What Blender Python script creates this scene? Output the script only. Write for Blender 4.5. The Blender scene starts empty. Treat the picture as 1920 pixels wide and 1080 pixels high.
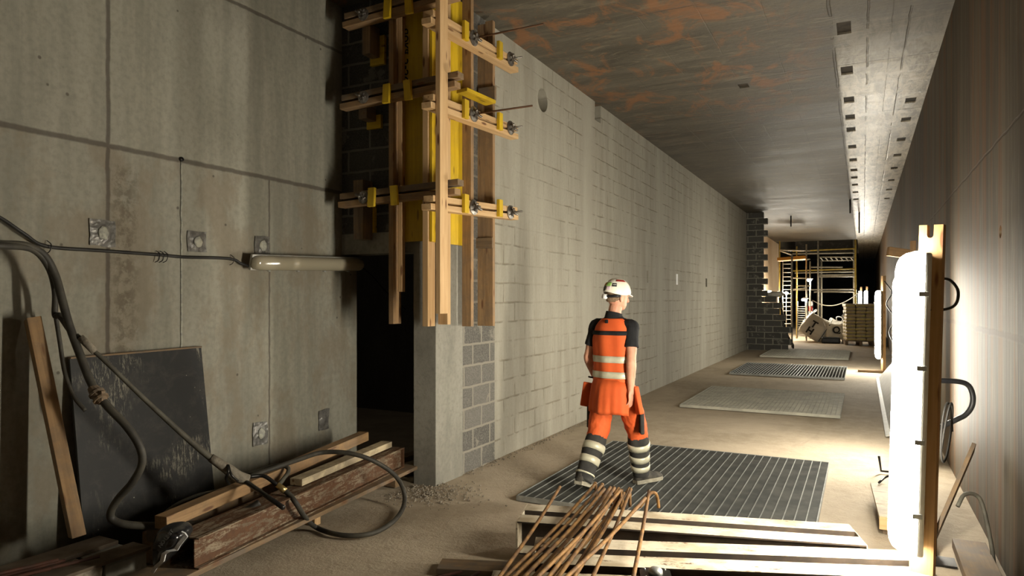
import bpy, bmesh, math, random
from mathutils import Vector, Matrix, Euler, noise
random.seed(7)
R = math.radians
S = bpy.context.scene
C = S.collection

# ------------------------------------------------------------------ camera, world, exposure
CAM_Z = 1.62
YAW = 27.2
cam_d = bpy.data.cameras.new('camera'); cam = bpy.data.objects.new('camera', cam_d); C.objects.link(cam)
cam.location = (0, 0, CAM_Z); cam.rotation_euler = (R(90), 0, R(YAW))
cam_d.sensor_width = 36; cam_d.lens = 24; cam_d.shift_y = 20/1920; cam_d.clip_start = .05
S.camera = cam
S.view_settings.view_transform = 'Standard'; S.view_settings.look = 'None'
S.view_settings.gamma = 1; S.view_settings.use_curve_mapping = False
S.view_settings.exposure = 0.0
wd = bpy.data.worlds.new('world'); S.world = wd; wd.use_nodes = True
wd.node_tree.nodes['Background'].inputs[0].default_value = (1.0, .86, .66, 1)
wd.node_tree.nodes['Background'].inputs[1].default_value = .055
LAMP_E = 178.0            # emission of the lit work lamps

# ------------------------------------------------------------------ geometry of the place
XB, XL, XR = -3.30, -4.34, .75        # block wall, left concrete wall, right concrete wall
YF = 4.95                             # face of the door wall
H = 4.35
YE = 22.8                             # end of the block wall
_c, _s = math.cos(R(YAW)), math.sin(R(YAW))
def at(px, py, x=None, y=None, z=None, d=None):
    """measured point: where the sight line of a pixel meets a known plane of the place"""
    a = (px-960)/1280; v = (560-py)/1280
    if z is not None: d = (z-CAM_Z)/v
    if x is not None: d = x/(-_s+a*_c)
    if y is not None: d = y/(_c+a*_s)
    return Vector((d*(-_s+a*_c), d*(_c+a*_s), CAM_Z+v*d))

# ------------------------------------------------------------------ node helpers
class NT:
    def __init__(s, name):
        s.m = bpy.data.materials.new(name); s.m.use_nodes = True
        s.t = s.m.node_tree; s.b = s.t.nodes['Principled BSDF']; s.L = s.t.links
        s.tc = s.t.nodes.new('ShaderNodeTexCoord')
        s.rnd = None
    def n(s, k, **kw):
        x = s.t.nodes.new(k)
        for a, b in kw.items(): setattr(x, a, b)
        return x
    def put(s, inp, v):
        if isinstance(v, bpy.types.NodeSocket): s.L.new(v, inp)
        elif isinstance(v, (tuple, list)): inp.default_value = tuple(v)+((1,) if len(inp.default_value) == 4 and len(v) == 3 else ())
        else: inp.default_value = v
    def vec(s, scale=(1,1,1), random_shift=False):
        mp = s.n('ShaderNodeMapping'); s.L.new(s.tc.outputs['Object'], mp.inputs[0]); mp.inputs['Scale'].default_value = scale
        if random_shift:
            oi = s.n('ShaderNodeObjectInfo'); c = s.n('ShaderNodeVectorMath', operation='SCALE')
            c.inputs[0].default_value = (37, 91, 53); s.L.new(oi.outputs['Random'], c.inputs['Scale'])
            s.L.new(c.outputs[0], mp.inputs['Location'])
        return mp.outputs[0]
    def noise(s, v, scale=1, detail=4, rough=.55, dist=0):
        x = s.n('ShaderNodeTexNoise'); s.put(x.inputs['Vector'], v); x.inputs['Scale'].default_value = scale
        x.inputs['Detail'].default_value = detail; x.inputs['Roughness'].default_value = rough; x.inputs['Distortion'].default_value = dist
        return x.outputs['Fac']
    def ramp(s, f, a, b, ca=(0,0,0), cb=(1,1,1)):
        r = s.n('ShaderNodeMapRange'); r.interpolation_type = 'SMOOTHSTEP'
        s.put(r.inputs[0], f); r.inputs[1].default_value = a; r.inputs[2].default_value = b
        return r.outputs[0]
    def mth(s, op, a, b=0.0, c=None):
        x = s.n('ShaderNodeMath', operation=op); s.put(x.inputs[0], a); s.put(x.inputs[1], b)
        if c is not None: s.put(x.inputs[2], c)
        return x.outputs[0]
    def mix(s, f, a, b, mode='MIX'):
        x = s.n('ShaderNodeMix', data_type='RGBA', blend_type=mode)
        s.put(x.inputs[0], f); s.put(x.inputs[6], a); s.put(x.inputs[7], b)
        return x.outputs[2]
    def xyz(s):
        x = s.n('ShaderNodeSeparateXYZ'); s.L.new(s.tc.outputs['Object'], x.inputs[0]); return x.outputs
    def line(s, co, pos, w):
        d = s.mth('ABSOLUTE', s.mth('SUBTRACT', co, pos))
        return s.ramp(d, w, w*.35)
    def maxs(s, L):
        o = L[0]
        for q in L[1:]: o = s.mth('MAXIMUM', o, q)
        return o
    def bump(s, h, st=.3, dist=.01):
        x = s.n('ShaderNodeBump'); s.put(x.inputs['Height'], h); x.inputs['Strength'].default_value = st; x.inputs['Distance'].default_value = dist
        s.L.new(x.outputs[0], s.b.inputs['Normal'])
    def out(s, col, rough=.8, metal=0, spec=.3):
        s.put(s.b.inputs['Base Color'], col); s.put(s.b.inputs['Roughness'], rough); s.put(s.b.inputs['Metallic'], metal)
        s.b.inputs['Specular IOR Level'].default_value = spec
        return s.m

def simple(name, c1, c2=None, scale=8, rough=.7, metal=0, stretch=(1,1,1), bump=.1, spec=.3, bs=None):
    t = NT(name); c2 = c2 or tuple(q*.75 for q in c1)
    v = t.vec(stretch, True); f = t.noise(v, scale, 5)
    if bump: t.bump(t.noise(v, bs or scale*3, 4), bump, .004)
    return t.out(t.mix(t.ramp(f, .35, .65), c1, c2), rough, metal, spec)

def wood(name, c1, c2, knot=(.16,.07,.03), dirt=0.0, rough=.7):
    t = NT(name); v = t.vec((1, 1, 1), True)
    vs = t.vec((.9, 16, 16), True)
    g = t.noise(vs, 2.2, 5, .6, .6)
    col = t.mix(t.ramp(g, .3, .7), c1, c2)
    vo = t.n('ShaderNodeTexVoronoi'); t.put(vo.inputs['Vector'], t.vec((3.2, 14, 14), True)); vo.inputs['Scale'].default_value = 1.0
    k = t.ramp(vo.outputs['Distance'], .2, .09)
    col = t.mix(k, col, knot)
    oi = t.n('ShaderNodeObjectInfo')
    col = t.mix(t.mth('MULTIPLY', oi.outputs['Random'], .3), col, tuple(q*.62 for q in c2))
    if dirt:
        dn = t.noise(v, 5, 6, .7); col = t.mix(t.mth('MULTIPLY', t.ramp(dn, .42, .62), dirt), col, (.12, .10, .08))
    t.bump(g, .25, .003)
    return t.out(col, rough)

def rust_paint(name, paint, amount=.5, paint2=None):
    """painted steel with flaking rust"""
    t = NT(name); v = t.vec((1, 1, 1), True); vs = t.vec((1.6, 8, 8), True)
    n1 = t.noise(vs, 3.4, 8, .8, .5); n2 = t.noise(v, 45, 4, .7)
    f = t.ramp(t.mth('ADD', n1, t.mth('MULTIPLY', n2, .25)), .5+.28*(1-amount), .56+.28*(1-amount))
    rc = t.mix(t.noise(v, 30, 4), (.135, .06, .025), (.055, .03, .016))
    p = t.mix(t.ramp(t.noise(v, 6, 5), .35, .7), paint, paint2 or tuple(q*.7 for q in paint))
    t.bump(t.mth('ADD', n2, f), .35, .004)
    return t.out(t.mix(f, p, rc), .75)

# ------------------------------------------------------------------ materials
def mat_wall_left():
    t = NT('concrete_left'); x, y, z = t.xyz()
    v = t.vec(); st = t.vec((1, 5, .45)); st2 = t.vec((1, 2.2, .12))
    f = t.noise(st, 1.6, 6, .6); g = t.noise(v, 26, 5, .65); h = t.noise(st2, 1.1, 2, .5)
    col = t.mix(t.ramp(f, .3, .7), (.20, .192, .152), (.28, .265, .212))
    col = t.mix(t.mth('MULTIPLY', t.ramp(h, .42, .62), .5), col, (.33, .315, .26))
    col = t.mix(t.mth('MULTIPLY', t.ramp(g, .35, .75), .35), col, (.12, .112, .09))
    # tanned, dirtier lower pour
    low = t.mth('MULTIPLY', t.ramp(z, 2.64, 2.58), t.ramp(t.noise(t.vec((1,1,.6)), 2.3, 5, .7), .45, .6))
    col = t.mix(t.mth('MULTIPLY', low, .5), col, (.19, .15, .10))
    wob = t.mth('MULTIPLY', t.noise(v, 9, 3), .02)
    yy = t.mth('ADD', y, wob); zz = t.mth('ADD', z, wob)
    j = t.maxs([t.line(zz, 2.62, .024), t.line(zz, 3.93, .02), t.line(yy, 2.74, .02),
                t.mth('MULTIPLY', t.line(yy, 4.09, .012), t.ramp(z, 2.62, 2.6)), t.line(yy, 1.4, .018)])
    stain = t.mth('MULTIPLY', t.ramp(t.mth('ABSOLUTE', t.mth('SUBTRACT', y, 2.84)), .16, .02),
                  t.mth('MULTIPLY', t.ramp(z, 2.6, 2.4), t.ramp(t.noise(v, 14, 5, .7), .42, .6)))
    col = t.mix(t.mth('MULTIPLY', stain, .6), col, (.085, .065, .04))
    col = t.mix(t.mth('MULTIPLY', j, .72), col, (.055, .043, .034))
    holes = t.n('ShaderNodeTexVoronoi'); t.put(holes.inputs['Vector'], v); holes.inputs['Scale'].default_value = 5
    hm = t.ramp(holes.outputs['Distance'], .07, .03)
    col = t.mix(t.mth('MULTIPLY', hm, .7), col, (.05, .04, .03))
    t.bump(t.mth('SUBTRACT', t.mth('MULTIPLY', g, .3), t.mth('ADD', j, hm)), .35, .012)
    return t.out(col, .82)
def mat_wall_right():
    t = NT('concrete_board_marked'); x, y, z = t.xyz(); v = t.vec()
    # boards 0.15 m wide, each with its own tone
    bi = t.mth('FLOOR', t.mth('DIVIDE', y, .15)); wn = t.n('ShaderNodeTexWhiteNoise', noise_dimensions='1D'); t.put(wn.inputs['W'], bi)
    fr = t.mth('FRACT', t.mth('DIVIDE', y, .15)); edge = t.ramp(t.mth('ABSOLUTE', t.mth('SUBTRACT', fr, .5)), .46, .5)
    f = t.noise(t.vec((1, 9, .35)), 1.5, 6, .65); g = t.noise(v, 30, 4)
    col = t.mix(t.ramp(f, .3, .7), (.058, .044, .026), (.125, .10, .066))
    col = t.mix(t.mth('MULTIPLY', wn.outputs['Value'], .85), col, (.05, .036, .02))
    o = t.mth('MULTIPLY', t.ramp(t.noise(t.vec((1, 3.5, .12)), 1.2, 3), .50, .62), .8)
    col = t.mix(o, col, (.12, .055, .018))
    pale = t.mth('MULTIPLY', t.ramp(t.noise(t.vec((1, 14, .7)), 1.6, 5, .7), .55, .68), .6)
    col = t.mix(pale, col, (.16, .138, .097))
    zz = t.mth('ADD', z, t.mth('MULTIPLY', t.noise(v, 5, 2), .03))
    j = t.maxs([t.line(zz, 1.415, .028), t.line(zz, 2.62, .012), t.mth('MULTIPLY', edge, .5)])
    col = t.mix(t.mth('MULTIPLY', j, .75), col, (.06, .04, .025))
    t.bump(t.mth('SUBTRACT', t.mth('ADD', t.mth('MULTIPLY', f, .6), t.mth('MULTIPLY', wn.outputs['Value'], .4)), t.mth('MULTIPLY', j, .3)), .5, .012)
    return t.out(col, .7)
def mat_ceiling():
    t = NT('concrete_ceiling'); x, y, z = t.xyz(); v = t.vec()
    f = t.noise(t.vec((.5, 2, 1)), 1.1, 7, .68, .8); g = t.noise(v, 22, 5, .7); f2 = t.noise(t.vec((.7, 3, 1)), 2.6, 7, .72, 1.2)
    col = t.mix(t.ramp(f, .32, .68), (.048, .040, .027), (.105, .090, .064))
    col = t.mix(t.mth('MULTIPLY', t.ramp(f2, .52, .66), .5), col, (.21, .175, .12))
    col = t.mix(t.mth('MULTIPLY', t.ramp(g, .45, .75), .4), col, (.035, .03, .022))
    # rust stains: near part of the slab only, left of the board strip
    zone = t.mth('MULTIPLY', t.ramp(y, 12.5, 8.5), t.ramp(x, -.1, -1.2))
    r = t.mth('MULTIPLY', zone, t.ramp(t.noise(t.vec((1.6, 1.0, 1)), 1.25, 7, .70, 1.2), .50, .63))
    col = t.mix(t.mth('MULTIPLY', r, .72), col, (.22, .088, .026))
    # strip of paler, smoother boards by the right wall, lamp brightness painted in
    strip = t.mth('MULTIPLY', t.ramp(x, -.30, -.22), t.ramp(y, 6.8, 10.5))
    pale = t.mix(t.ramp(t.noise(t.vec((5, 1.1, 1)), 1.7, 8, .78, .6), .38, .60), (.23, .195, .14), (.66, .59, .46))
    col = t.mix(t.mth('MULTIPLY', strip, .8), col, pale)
    wob = t.mth('MULTIPLY', t.noise(v, 4, 3), .03)
    xx = t.mth('ADD', x, wob); yy = t.mth('ADD', y, wob)
    fy = t.mth('ABSOLUTE', t.mth('SUBTRACT', t.mth('FRACT', t.mth('DIVIDE', t.mth('SUBTRACT', yy, .3), 2.45)), .5))
    fx = t.mth('ABSOLUTE', t.mth('SUBTRACT', t.mth('FRACT', t.mth('DIVIDE', xx, .55)), .5))
    j = t.maxs([t.ramp(fy, .006, .002), t.mth('MULTIPLY', t.ramp(fx, .012, .005), .28), t.line(xx, .06, .012), t.line(xx, -.27, .02), t.line(xx, .42, .012)])
    jn = t.ramp(t.noise(v, 1.7, 3), .4, .55)
    j = t.mth('MULTIPLY', j, jn)
    col = t.mix(t.mth('MULTIPLY', j, .7), col, (.06, .05, .04))
    t.bump(t.mth('SUBTRACT', t.mth('ADD', t.mth('MULTIPLY', g, .35), t.mth('MULTIPLY', f2, .8)), j), .5, .02)
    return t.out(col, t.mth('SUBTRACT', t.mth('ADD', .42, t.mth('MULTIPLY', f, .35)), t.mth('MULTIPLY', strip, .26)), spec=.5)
def brick_nodes(t, vec, bw, rh, mortar, smooth=.2):
    b = t.n('ShaderNodeTexBrick'); t.put(b.inputs['Vector'], vec); b.offset = .5
    b.inputs['Color1'].default_value = (0, 0, 0, 1); b.inputs['Color2'].default_value = (1, 1, 1, 1); b.inputs['Mortar'].default_value = (.5, .5, .5, 1)
    b.inputs['Scale'].default_value = 1; b.inputs['Mortar Size'].default_value = mortar; b.inputs['Mortar Smooth'].default_value = smooth
    b.inputs['Brick Width'].default_value = bw; b.inputs['Row Height'].default_value = rh; b.inputs['Bias'].default_value = 0
    return b
def mat_block_plaster():
    t = NT('slurried_blockwork'); x, y, z = t.xyz(); v = t.vec()
    cb = t.n('ShaderNodeCombineXYZ'); wob = t.mth('MULTIPLY', t.noise(v, 3, 3), .035)
    t.put(cb.inputs[0], t.mth('ADD', y, wob)); t.put(cb.inputs[1], t.mth('ADD', z, wob))
    b = brick_nodes(t, cb.outputs[0], .5, .2, .011, .5)
    # the joints disappear under the columns and where the slurry is thick
    cols = t.maxs([t.line(y, p, .30) for p in (8.65, 12.35, 16.15, 19.2)])
    skim = t.ramp(t.noise(t.vec((1, .5, .9)), 1.0, 4, .6), .62, .44)
    keep = t.mth('MULTIPLY', t.mth('SUBTRACT', 1.0, cols), t.mth('ADD', .12, t.mth('MULTIPLY', skim, .88)))
    keep = t.mth('MULTIPLY', keep, t.ramp(t.noise(v, 6, 3), .36, .6))
    j = t.mth('MULTIPLY', b.outputs['Fac'], keep)
    f = t.noise(t.vec((1, 3, .5)), 1.3, 6, .65); g = t.noise(v, 34, 5, .7); st = t.noise(t.vec((1, 6, .35)), 1.6, 5, .65)
    col = t.mix(t.ramp(f, .3, .7), (.275, .255, .205), (.355, .335, .275))
    col = t.mix(t.mth('MULTIPLY', t.ramp(st, .5, .68), .30), col, (.41, .39, .32))
    col = t.mix(t.mth('MULTIPLY', t.ramp(g, .4, .8), .3), col, (.2, .185, .15))
    col = t.mix(t.mth('MULTIPLY', cols, .35), col, (.39, .37, .31))
    col = t.mix(t.mth('MULTIPLY', j, .68), col, (.15, .125, .085))
    t.bump(t.mth('SUBTRACT', t.mth('ADD', t.mth('MULTIPLY', g, .12), t.mth('MULTIPLY', st, .25)), t.mth('MULTIPLY', j, 1.3)), .55, .012)
    return t.out(col, .8)
def mat_dark_block(name, axis='X', bw=.5, rh=.2, dark=(.045, .043, .04), lite=(.085, .08, .072), mortar=(.17, .16, .14), msz=.012):
    t = NT(name); o = t.xyz(); v = t.vec()
    cb = t.n('ShaderNodeCombineXYZ'); wob = t.mth('MULTIPLY', t.noise(v, 8, 3), .02)
    t.put(cb.inputs[0], t.mth('ADD', o[0 if axis == 'X' else 1], wob)); t.put(cb.inputs[1], t.mth('ADD', o[2], wob))
    b = brick_nodes(t, cb.outputs[0], bw, rh, msz, .15)
    g = t.noise(v, 70, 4, .8)
    col = t.mix(t.ramp(g, .4, .62), dark, lite)
    col = t.mix(t.mth('MULTIPLY', b.outputs['Color'], .35), col, tuple(q*1.5 for q in lite))
    sm = t.ramp(t.noise(v, 5, 5, .7), .56, .64); col = t.mix(t.mth('MULTIPLY', sm, .7), col, mortar)
    col = t.mix(b.outputs['Fac'], col, mortar)
    t.bump(t.mth('ADD', g, t.mth('MULTIPLY', b.outputs['Fac'], -.6)), .9, .01)
    return t.out(col, .95, spec=.1)
def mat_concrete(name, a, b, streak=(1, 1, .4), rough=.8):
    t = NT(name); v = t.vec(); f = t.noise(t.vec(streak), 2.2, 6, .65); g = t.noise(v, 28, 5, .7)
    col = t.mix(t.ramp(f, .3, .7), a, b); col = t.mix(t.mth('MULTIPLY', t.ramp(g, .4, .8), .4), col, tuple(q*.5 for q in a))
    t.bump(g, .3, .006); return t.out(col, rough)
def mat_floor():
    t = NT('dusty_floor'); v = t.vec(); f = t.noise(v, .55, 6, .6, .4); g = t.noise(v, 55, 5, .75); m = t.noise(v, 6, 6, .7); st = t.noise(t.vec((1, .5, 1)), 2.2, 5, .6, 2)
    col = t.mix(t.ramp(f, .35, .65), (.33, .27, .19), (.46, .38, .28))
    col = t.mix(t.mth('MULTIPLY', t.ramp(m, .4, .65), .4), col, (.50, .42, .31))
    col = t.mix(t.mth('MULTIPLY', t.ramp(g, .5, .8), .35), col, (.2, .155, .11))
    col = t.mix(t.mth('MULTIPLY', t.ramp(st, .58, .7), .3), col, (.25, .2, .14))
    t.bump(t.mth('ADD', t.mth('MULTIPLY', g, .3), t.mth('MULTIPLY', m, .9)), .6, .03)
    return t.out(col, .85)

M = {}
M['left'] = mat_wall_left(); M['right'] = mat_wall_right(); M['ceil'] = mat_ceiling(); M['plaster'] = mat_block_plaster()
M['dblock'] = mat_dark_block('dark_blockwork', 'X'); M['dblockY'] = mat_dark_block('dark_blockwork_side', 'Y', .33, .2, (.10,.095,.085), (.19,.18,.16), (.30,.28,.23))
M['dblockfar'] = mat_dark_block('toothed_blockwork', 'X', .5, .19, (.05,.048,.043), (.095,.09,.08), (.26,.25,.2), .014)
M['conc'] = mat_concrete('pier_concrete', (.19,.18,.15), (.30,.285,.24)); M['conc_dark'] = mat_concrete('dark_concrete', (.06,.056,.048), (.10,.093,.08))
M['floor'] = mat_floor()
M['tan_boards'] = mat_concrete('tan_far_concrete', (.55,.40,.25), (.70,.54,.36), (5, 5, .3))
M['back_unlit'] = simple('unlit_back_wall', (.012,.013,.016), (.02,.021,.024), 1.2, .95, spec=.05)  # far back wall is only unlit; its darkness is painted as near black
M['pine'] = wood('fresh_pine', (.62, .42, .22), (.50, .31, .14))
M['pine_old'] = wood('weathered_pine', (.40, .25, .12), (.27, .16, .075), dirt=.35)
M['pine_dirty'] = wood('dirty_timber', (.26, .17, .09), (.17, .115, .065), dirt=.7)
M['pine_pale'] = wood('pale_timber', (.60, .50, .33), (.47, .37, .22), dirt=.5)
M['lampwood'] = wood('lamp_post_timber', (.42, .26, .115), (.34, .20, .08))
M['yellow'] = wood('yellow_formwork_board', (.68, .46, .02), (.55, .35, .012), (.22, .13, .01), dirt=.12, rough=.5)
M['rustbeam'] = rust_paint('rusty_painted_steel', (.25, .20, .135), .72, (.13, .095, .06))
M['rust'] = rust_paint('rusty_steel', (.12, .06, .03), .8)
M['cream'] = rust_paint('worn_beige_paint', (.60, .53, .40), .30, (.36, .29, .19))
M['web'] = simple('dark_web', (.05, .034, .022), (.028, .02, .014), 8, .85, bump=.3)  # near black brown for the sideways faces of the channels
M['dustysteel'] = simple('dusty_brown_steel', (.13, .10, .07), (.08, .058, .038), 7, .8, bump=.3)
M['rebar'] = simple('rusted_rebar', (.22, .115, .035), (.10, .052, .022), 14, .7, .3, (1,1,1), .5, bs=160)
M['rebar_dark'] = simple('dark_rebar', (.06, .022, .012), (.035, .016, .01), 14, .7, .2, bump=.4)
M['steel'] = simple('galvanised_steel', (.42, .43, .41), (.30, .31, .29), 12, .45, .7, bump=.15)
M['steel_dusty'] = simple('dusty_grating_steel', (.40, .38, .31), (.30, .29, .24), 6, .7, .15, bump=.2)
M['steel_dark'] = simple('dark_grating_steel', (.06, .062, .058), (.10, .10, .09), 6, .6, .4, bump=.2)
M['nut'] = simple('cast_nut_steel', (.30, .28, .25), (.16, .14, .12), 20, .4, .8, bump=.2)
M['blacksteel'] = simple('black_steel', (.022, .021, .02), (.04, .037, .033), 20, .35, .6, bump=.1)
M['rubber'] = simple('dusty_rubber_hose', (.035, .032, .026), (.062, .056, .042), 9, .6, 0, bump=.2)
M['rubber2'] = simple('grey_rubber_hose', (.095, .088, .066), (.055, .05, .038), 9, .65, 0, bump=.2)
M['tapewrap'] = simple('cloth_wrapped_grip', (.24, .21, .16), (.15, .13, .1), 30, .85, 0, bump=.8)
M['cable'] = simple('black_cable', (.018, .017, .015), (.03, .028, .025), 9, .5, 0, bump=.1)
M['brass'] = simple('brass', (.65, .50, .22), (.5, .38, .17), 20, .3, .9, bump=.05)
M['duct'] = simple('grey_duct_tape', (.19, .182, .165), (.11, .105, .095), 25, .38, .3, bump=.9, bs=22)
M['ductlite'] = simple('pale_foam_plug', (.42, .41, .33), (.25, .25, .22), 30, .6, 0, bump=.8, bs=40)
M['blackboard'] = simple('x', (.02,.02,.02))
def mat_blackboard():
    t = NT('tarred_plywood'); v = t.vec(); n = t.noise(v, 7, 7, .75, .5); n2 = t.noise(t.vec((1,5,1)), 14, 5, .8)
    col = t.mix(t.ramp(n, .45, .7), (.012, .012, .011), (.032, .029, .025))
    sc = t.mth('MULTIPLY', t.ramp(t.noise(v, 2.4, 3), .5, .62), t.ramp(n2, .5, .6))
    col = t.mix(sc, col, (.17, .155, .12)); vo = t.n('ShaderNodeTexVoronoi'); t.put(vo.inputs['Vector'], v); vo.inputs['Scale'].default_value = 26
    col = t.mix(t.mth('MULTIPLY', t.ramp(vo.outputs['Distance'], .12, .08), t.ramp(n, .55, .6)), col, (.3, .28, .23))
    t.bump(n, .4, .005); return t.out(col, .55)
M['blackboard'] = mat_blackboard()
M['orange'] = simple('hi_vis_orange', (.68, .115, .026), (.60, .095, .021), 6, .75, 0, bump=.35, bs=30)
M['blackcloth'] = simple('black_cloth', (.008, .008, .009), (.013, .013, .014), 12, .9, 0, bump=.4, bs=60)
M['greycloth'] = simple('charcoal_cloth', (.045, .043, .038), (.03, .029, .027), 12, .9, 0, bump=.4, bs=60)
M['reflect'] = simple('reflective_tape', (.62, .59, .44), (.52, .49, .36), 9, .4, .15, bump=.15)
M['skin'] = simple('skin', (.60, .30, .19), (.52, .235, .145), 14, .55, 0, bump=.15, spec=.4, bs=90)
M['hair'] = simple('short_grey_brown_hair', (.22, .15, .09), (.13, .085, .05), 60, .8, 0, bump=.8)
M['helmet'] = simple('white_helmet', (.82, .79, .68), (.74, .70, .58), 7, .3, 0, bump=.02, spec=.5)
M['red'] = simple('dark_red_plastic', (.35, .03, .02), (.28, .025, .02), 9, .5)
M['green'] = simple('green_sticker', (.25, .55, .10), (.35, .6, .2), 60, .5)
M['pink'] = simple('lilac_sticker', (.7, .5, .6), (.75, .68, .68), 90, .5)
M['black'] = simple('black_plastic', (.01, .01, .011), (.018, .018, .018), 9, .4)
M['amber'] = simple('amber_sticker', (.5, .28, .05), (.42, .22, .04), 40, .5)
M['white'] = simple('white_plastic', (.75, .75, .73), (.62, .62, .6), 9, .4)
M['greyplastic'] = simple('grey_lamp_housing', (.45, .44, .40), (.38, .37, .33), 9, .45)
M['shoe'] = simple('dusty_work_shoe', (.035, .032, .027), (.085, .077, .062), 16, .8, 0, bump=.6)
M['sole'] = simple('dusty_rubber_sole', (.36, .33, .25), (.24, .22, .17), 20, .8, 0, bump=.3)
M['bagwhite'] = simple('woven_bulk_bag', (.50, .47, .40), (.36, .33, .27), 3, .7, 0, bump=.8, bs=9)
M['sack'] = simple('paper_sack', (.47, .40, .26), (.34, .27, .19), 4, .6, 0, bump=.6)
M['sackend'] = simple('printed_sack_band', (.48, .40, .10), (.38, .28, .12), 8, .6, 0, bump=.6)
M['patch'] = simple('dark_recess_face', (.055, .043, .03), (.03, .024, .018), 14, .8)  # dark tone for the back face of each ceiling recess
M['gravel'] = simple('loose_grit', (.30, .26, .20), (.20, .17, .13), 40, .95, 0, bump=.8)
M['binbag'] = simple('black_plastic_film', (.010, .010, .011), (.016, .016, .017), 6, .22, 0, bump=1.0, spec=.6, bs=14)
M['silver'] = simple('silver_print', (.55, .55, .54), (.42, .42, .41), 20, .4)
M['printgrey'] = simple('grey_print', (.16, .16, .155), (.12, .12, .12), 20, .5)
M['ink'] = simple('black_ink', (.012, .011, .01), (.02, .018, .015), 20, .8)
M['scaf'] = simple('scaffold_tube', (.50, .47, .38), (.36, .33, .26), 9, .5, .3)
M['scafyel'] = simple('yellow_scaffold_tube', (.55, .42, .10), (.42, .30, .07), 9, .5, .1)
M['scaforange'] = simple('orange_toe_board', (.75, .33, .04), (.6, .25, .03), 3, .6)
def emis(name, strength, col=(1, .935, .79)):
    t = NT(name); t.b.inputs['Emission Color'].default_value = col+(1,); t.b.inputs['Emission Strength'].default_value = strength
    return t.out((.9, .9, .88), .4)
M['glow'] = emis('lit_diffuser', LAMP_E)
M['glowfar'] = emis('lit_far_diffuser', 900)
M['glowmid'] = emis('lit_distant_diffuser', 90)
def mat_diffuser():
    t = NT('unlit_diffuser'); m = t.out((.30, .265, .19), .13, 0, .6); t.b.inputs['Transmission Weight'].default_value = 0.0; return m
M['unlit'] = mat_diffuser()

# ------------------------------------------------------------------ object helpers
def tag(o, label=None, cat=None, group=None, kind=None):
    if label: o['label'] = label
    if cat: o['category'] = cat
    if group: o['group'] = group
    if kind: o['kind'] = kind
    return o
def finish(name, bm, m, parent=None, smooth=False, mods=()):
    me = bpy.data.meshes.new(name); bmesh.ops.recalc_face_normals(bm, faces=bm.faces[:]); bm.to_mesh(me); bm.free()
    if smooth:
        for p in me.polygons: p.use_smooth = True
    me.materials.append(M[m] if isinstance(m, str) else m)
    o = bpy.data.objects.new(name, me); C.objects.link(o)
    if parent is not None: adopt(o, parent)
    return o
def mw(o):
    b = o.matrix_basis
    return b if o.parent is None else mw(o.parent) @ o.matrix_parent_inverse @ b
def adopt(o, p):
    o.parent = p; o.matrix_parent_inverse = mw(p).inverted(); return o
def empty(name, loc, rz=0, label=None, cat=None, group=None):
    o = bpy.data.objects.new(name, None); C.objects.link(o); o.empty_display_size = .1
    o.location = loc; o.rotation_euler = (0, 0, rz); tag(o, label, cat, group); return o
def box_bm(bm, x0, x1, y0, y1, z0, z1, bev=0, mat=None):
    r = bmesh.ops.create_cube(bm, size=1); vs = r['verts']
    bmesh.ops.scale(bm, vec=(x1-x0, y1-y0, z1-z0), verts=vs)
    bmesh.ops.translate(bm, vec=((x0+x1)/2, (y0+y1)/2, (z0+z1)/2), verts=vs)
    if bev:
        es = list({e for v in vs for e in v.link_edges}); r2 = bmesh.ops.bevel(bm, geom=es, offset=bev, segments=2, affect='EDGES', profile=.6)
        vs = list({v for f in r2['faces'] for v in f.verts} | {v for v in vs if v.is_valid})
    if mat is not None: bmesh.ops.transform(bm, matrix=mat, verts=vs)
    return vs
def box(name, x0, x1, y0, y1, z0, z1, m, parent=None, bev=0):
    bm = bmesh.new(); box_bm(bm, x0, x1, y0, y1, z0, z1, bev); return finish(name, bm, m, parent)
def bar(name, p0, p1, w, h, m, parent=None, up=(0, 0, 1), bev=.003, extra=None):
    """a straight timber or steel piece from p0 to p1; local X runs along it"""
    p0, p1 = Vector(p0), Vector(p1); X = (p1-p0); L = X.length; X.normalize(); U = Vector(up); U = (U-X*U.dot(X)).normalized(); Y = U.cross(X)
    bm = bmesh.new(); box_bm(bm, -L/2, L/2, -w/2, w/2, -h/2, h/2, bev)
    if extra: extra(bm, L)
    o = finish(name, bm, m)
    mt = Matrix((X, Y, U)).transposed().to_4x4(); mt.translation = (p0+p1)/2; o.matrix_basis = mt
    if parent is not None: adopt(o, parent)
    return o
def tim(name, x0, x1, y0, y1, z0, z1, m, parent=None, bev=.003):
    """axis aligned timber given by its extents, grain along the longest side"""
    dx, dy, dz = x1-x0, y1-y0, z1-z0; cx, cy, cz = (x0+x1)/2, (y0+y1)/2, (z0+z1)/2
    if dz >= dx and dz >= dy: return bar(name, (cx, cy, z0), (cx, cy, z1), dx, dy, m, parent, (0, 1, 0), bev)
    if dy >= dx: return bar(name, (cx, y0, cz), (cx, y1, cz), dx, dz, m, parent, (0, 0, 1), bev)
    return bar(name, (x0, cy, cz), (x1, cy, cz), dy, dz, m, parent, (0, 0, 1), bev)
def catmull(P, n=8):
    P = [Vector(p) for p in P]; Q = [P[0]*2-P[1]]+P+[P[-1]*2-P[-2]]; out = []
    for i in range(1, len(Q)-2):
        for k in range(n):
            t = k/n; a, b, c, d = Q[i-1], Q[i], Q[i+1], Q[i+2]
            out.append(.5*((2*b)+(c-a)*t+(2*a-5*b+4*c-d)*t*t+(3*b-a-3*c+d)*t**3))
    out.append(P[-1]); return out
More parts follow.
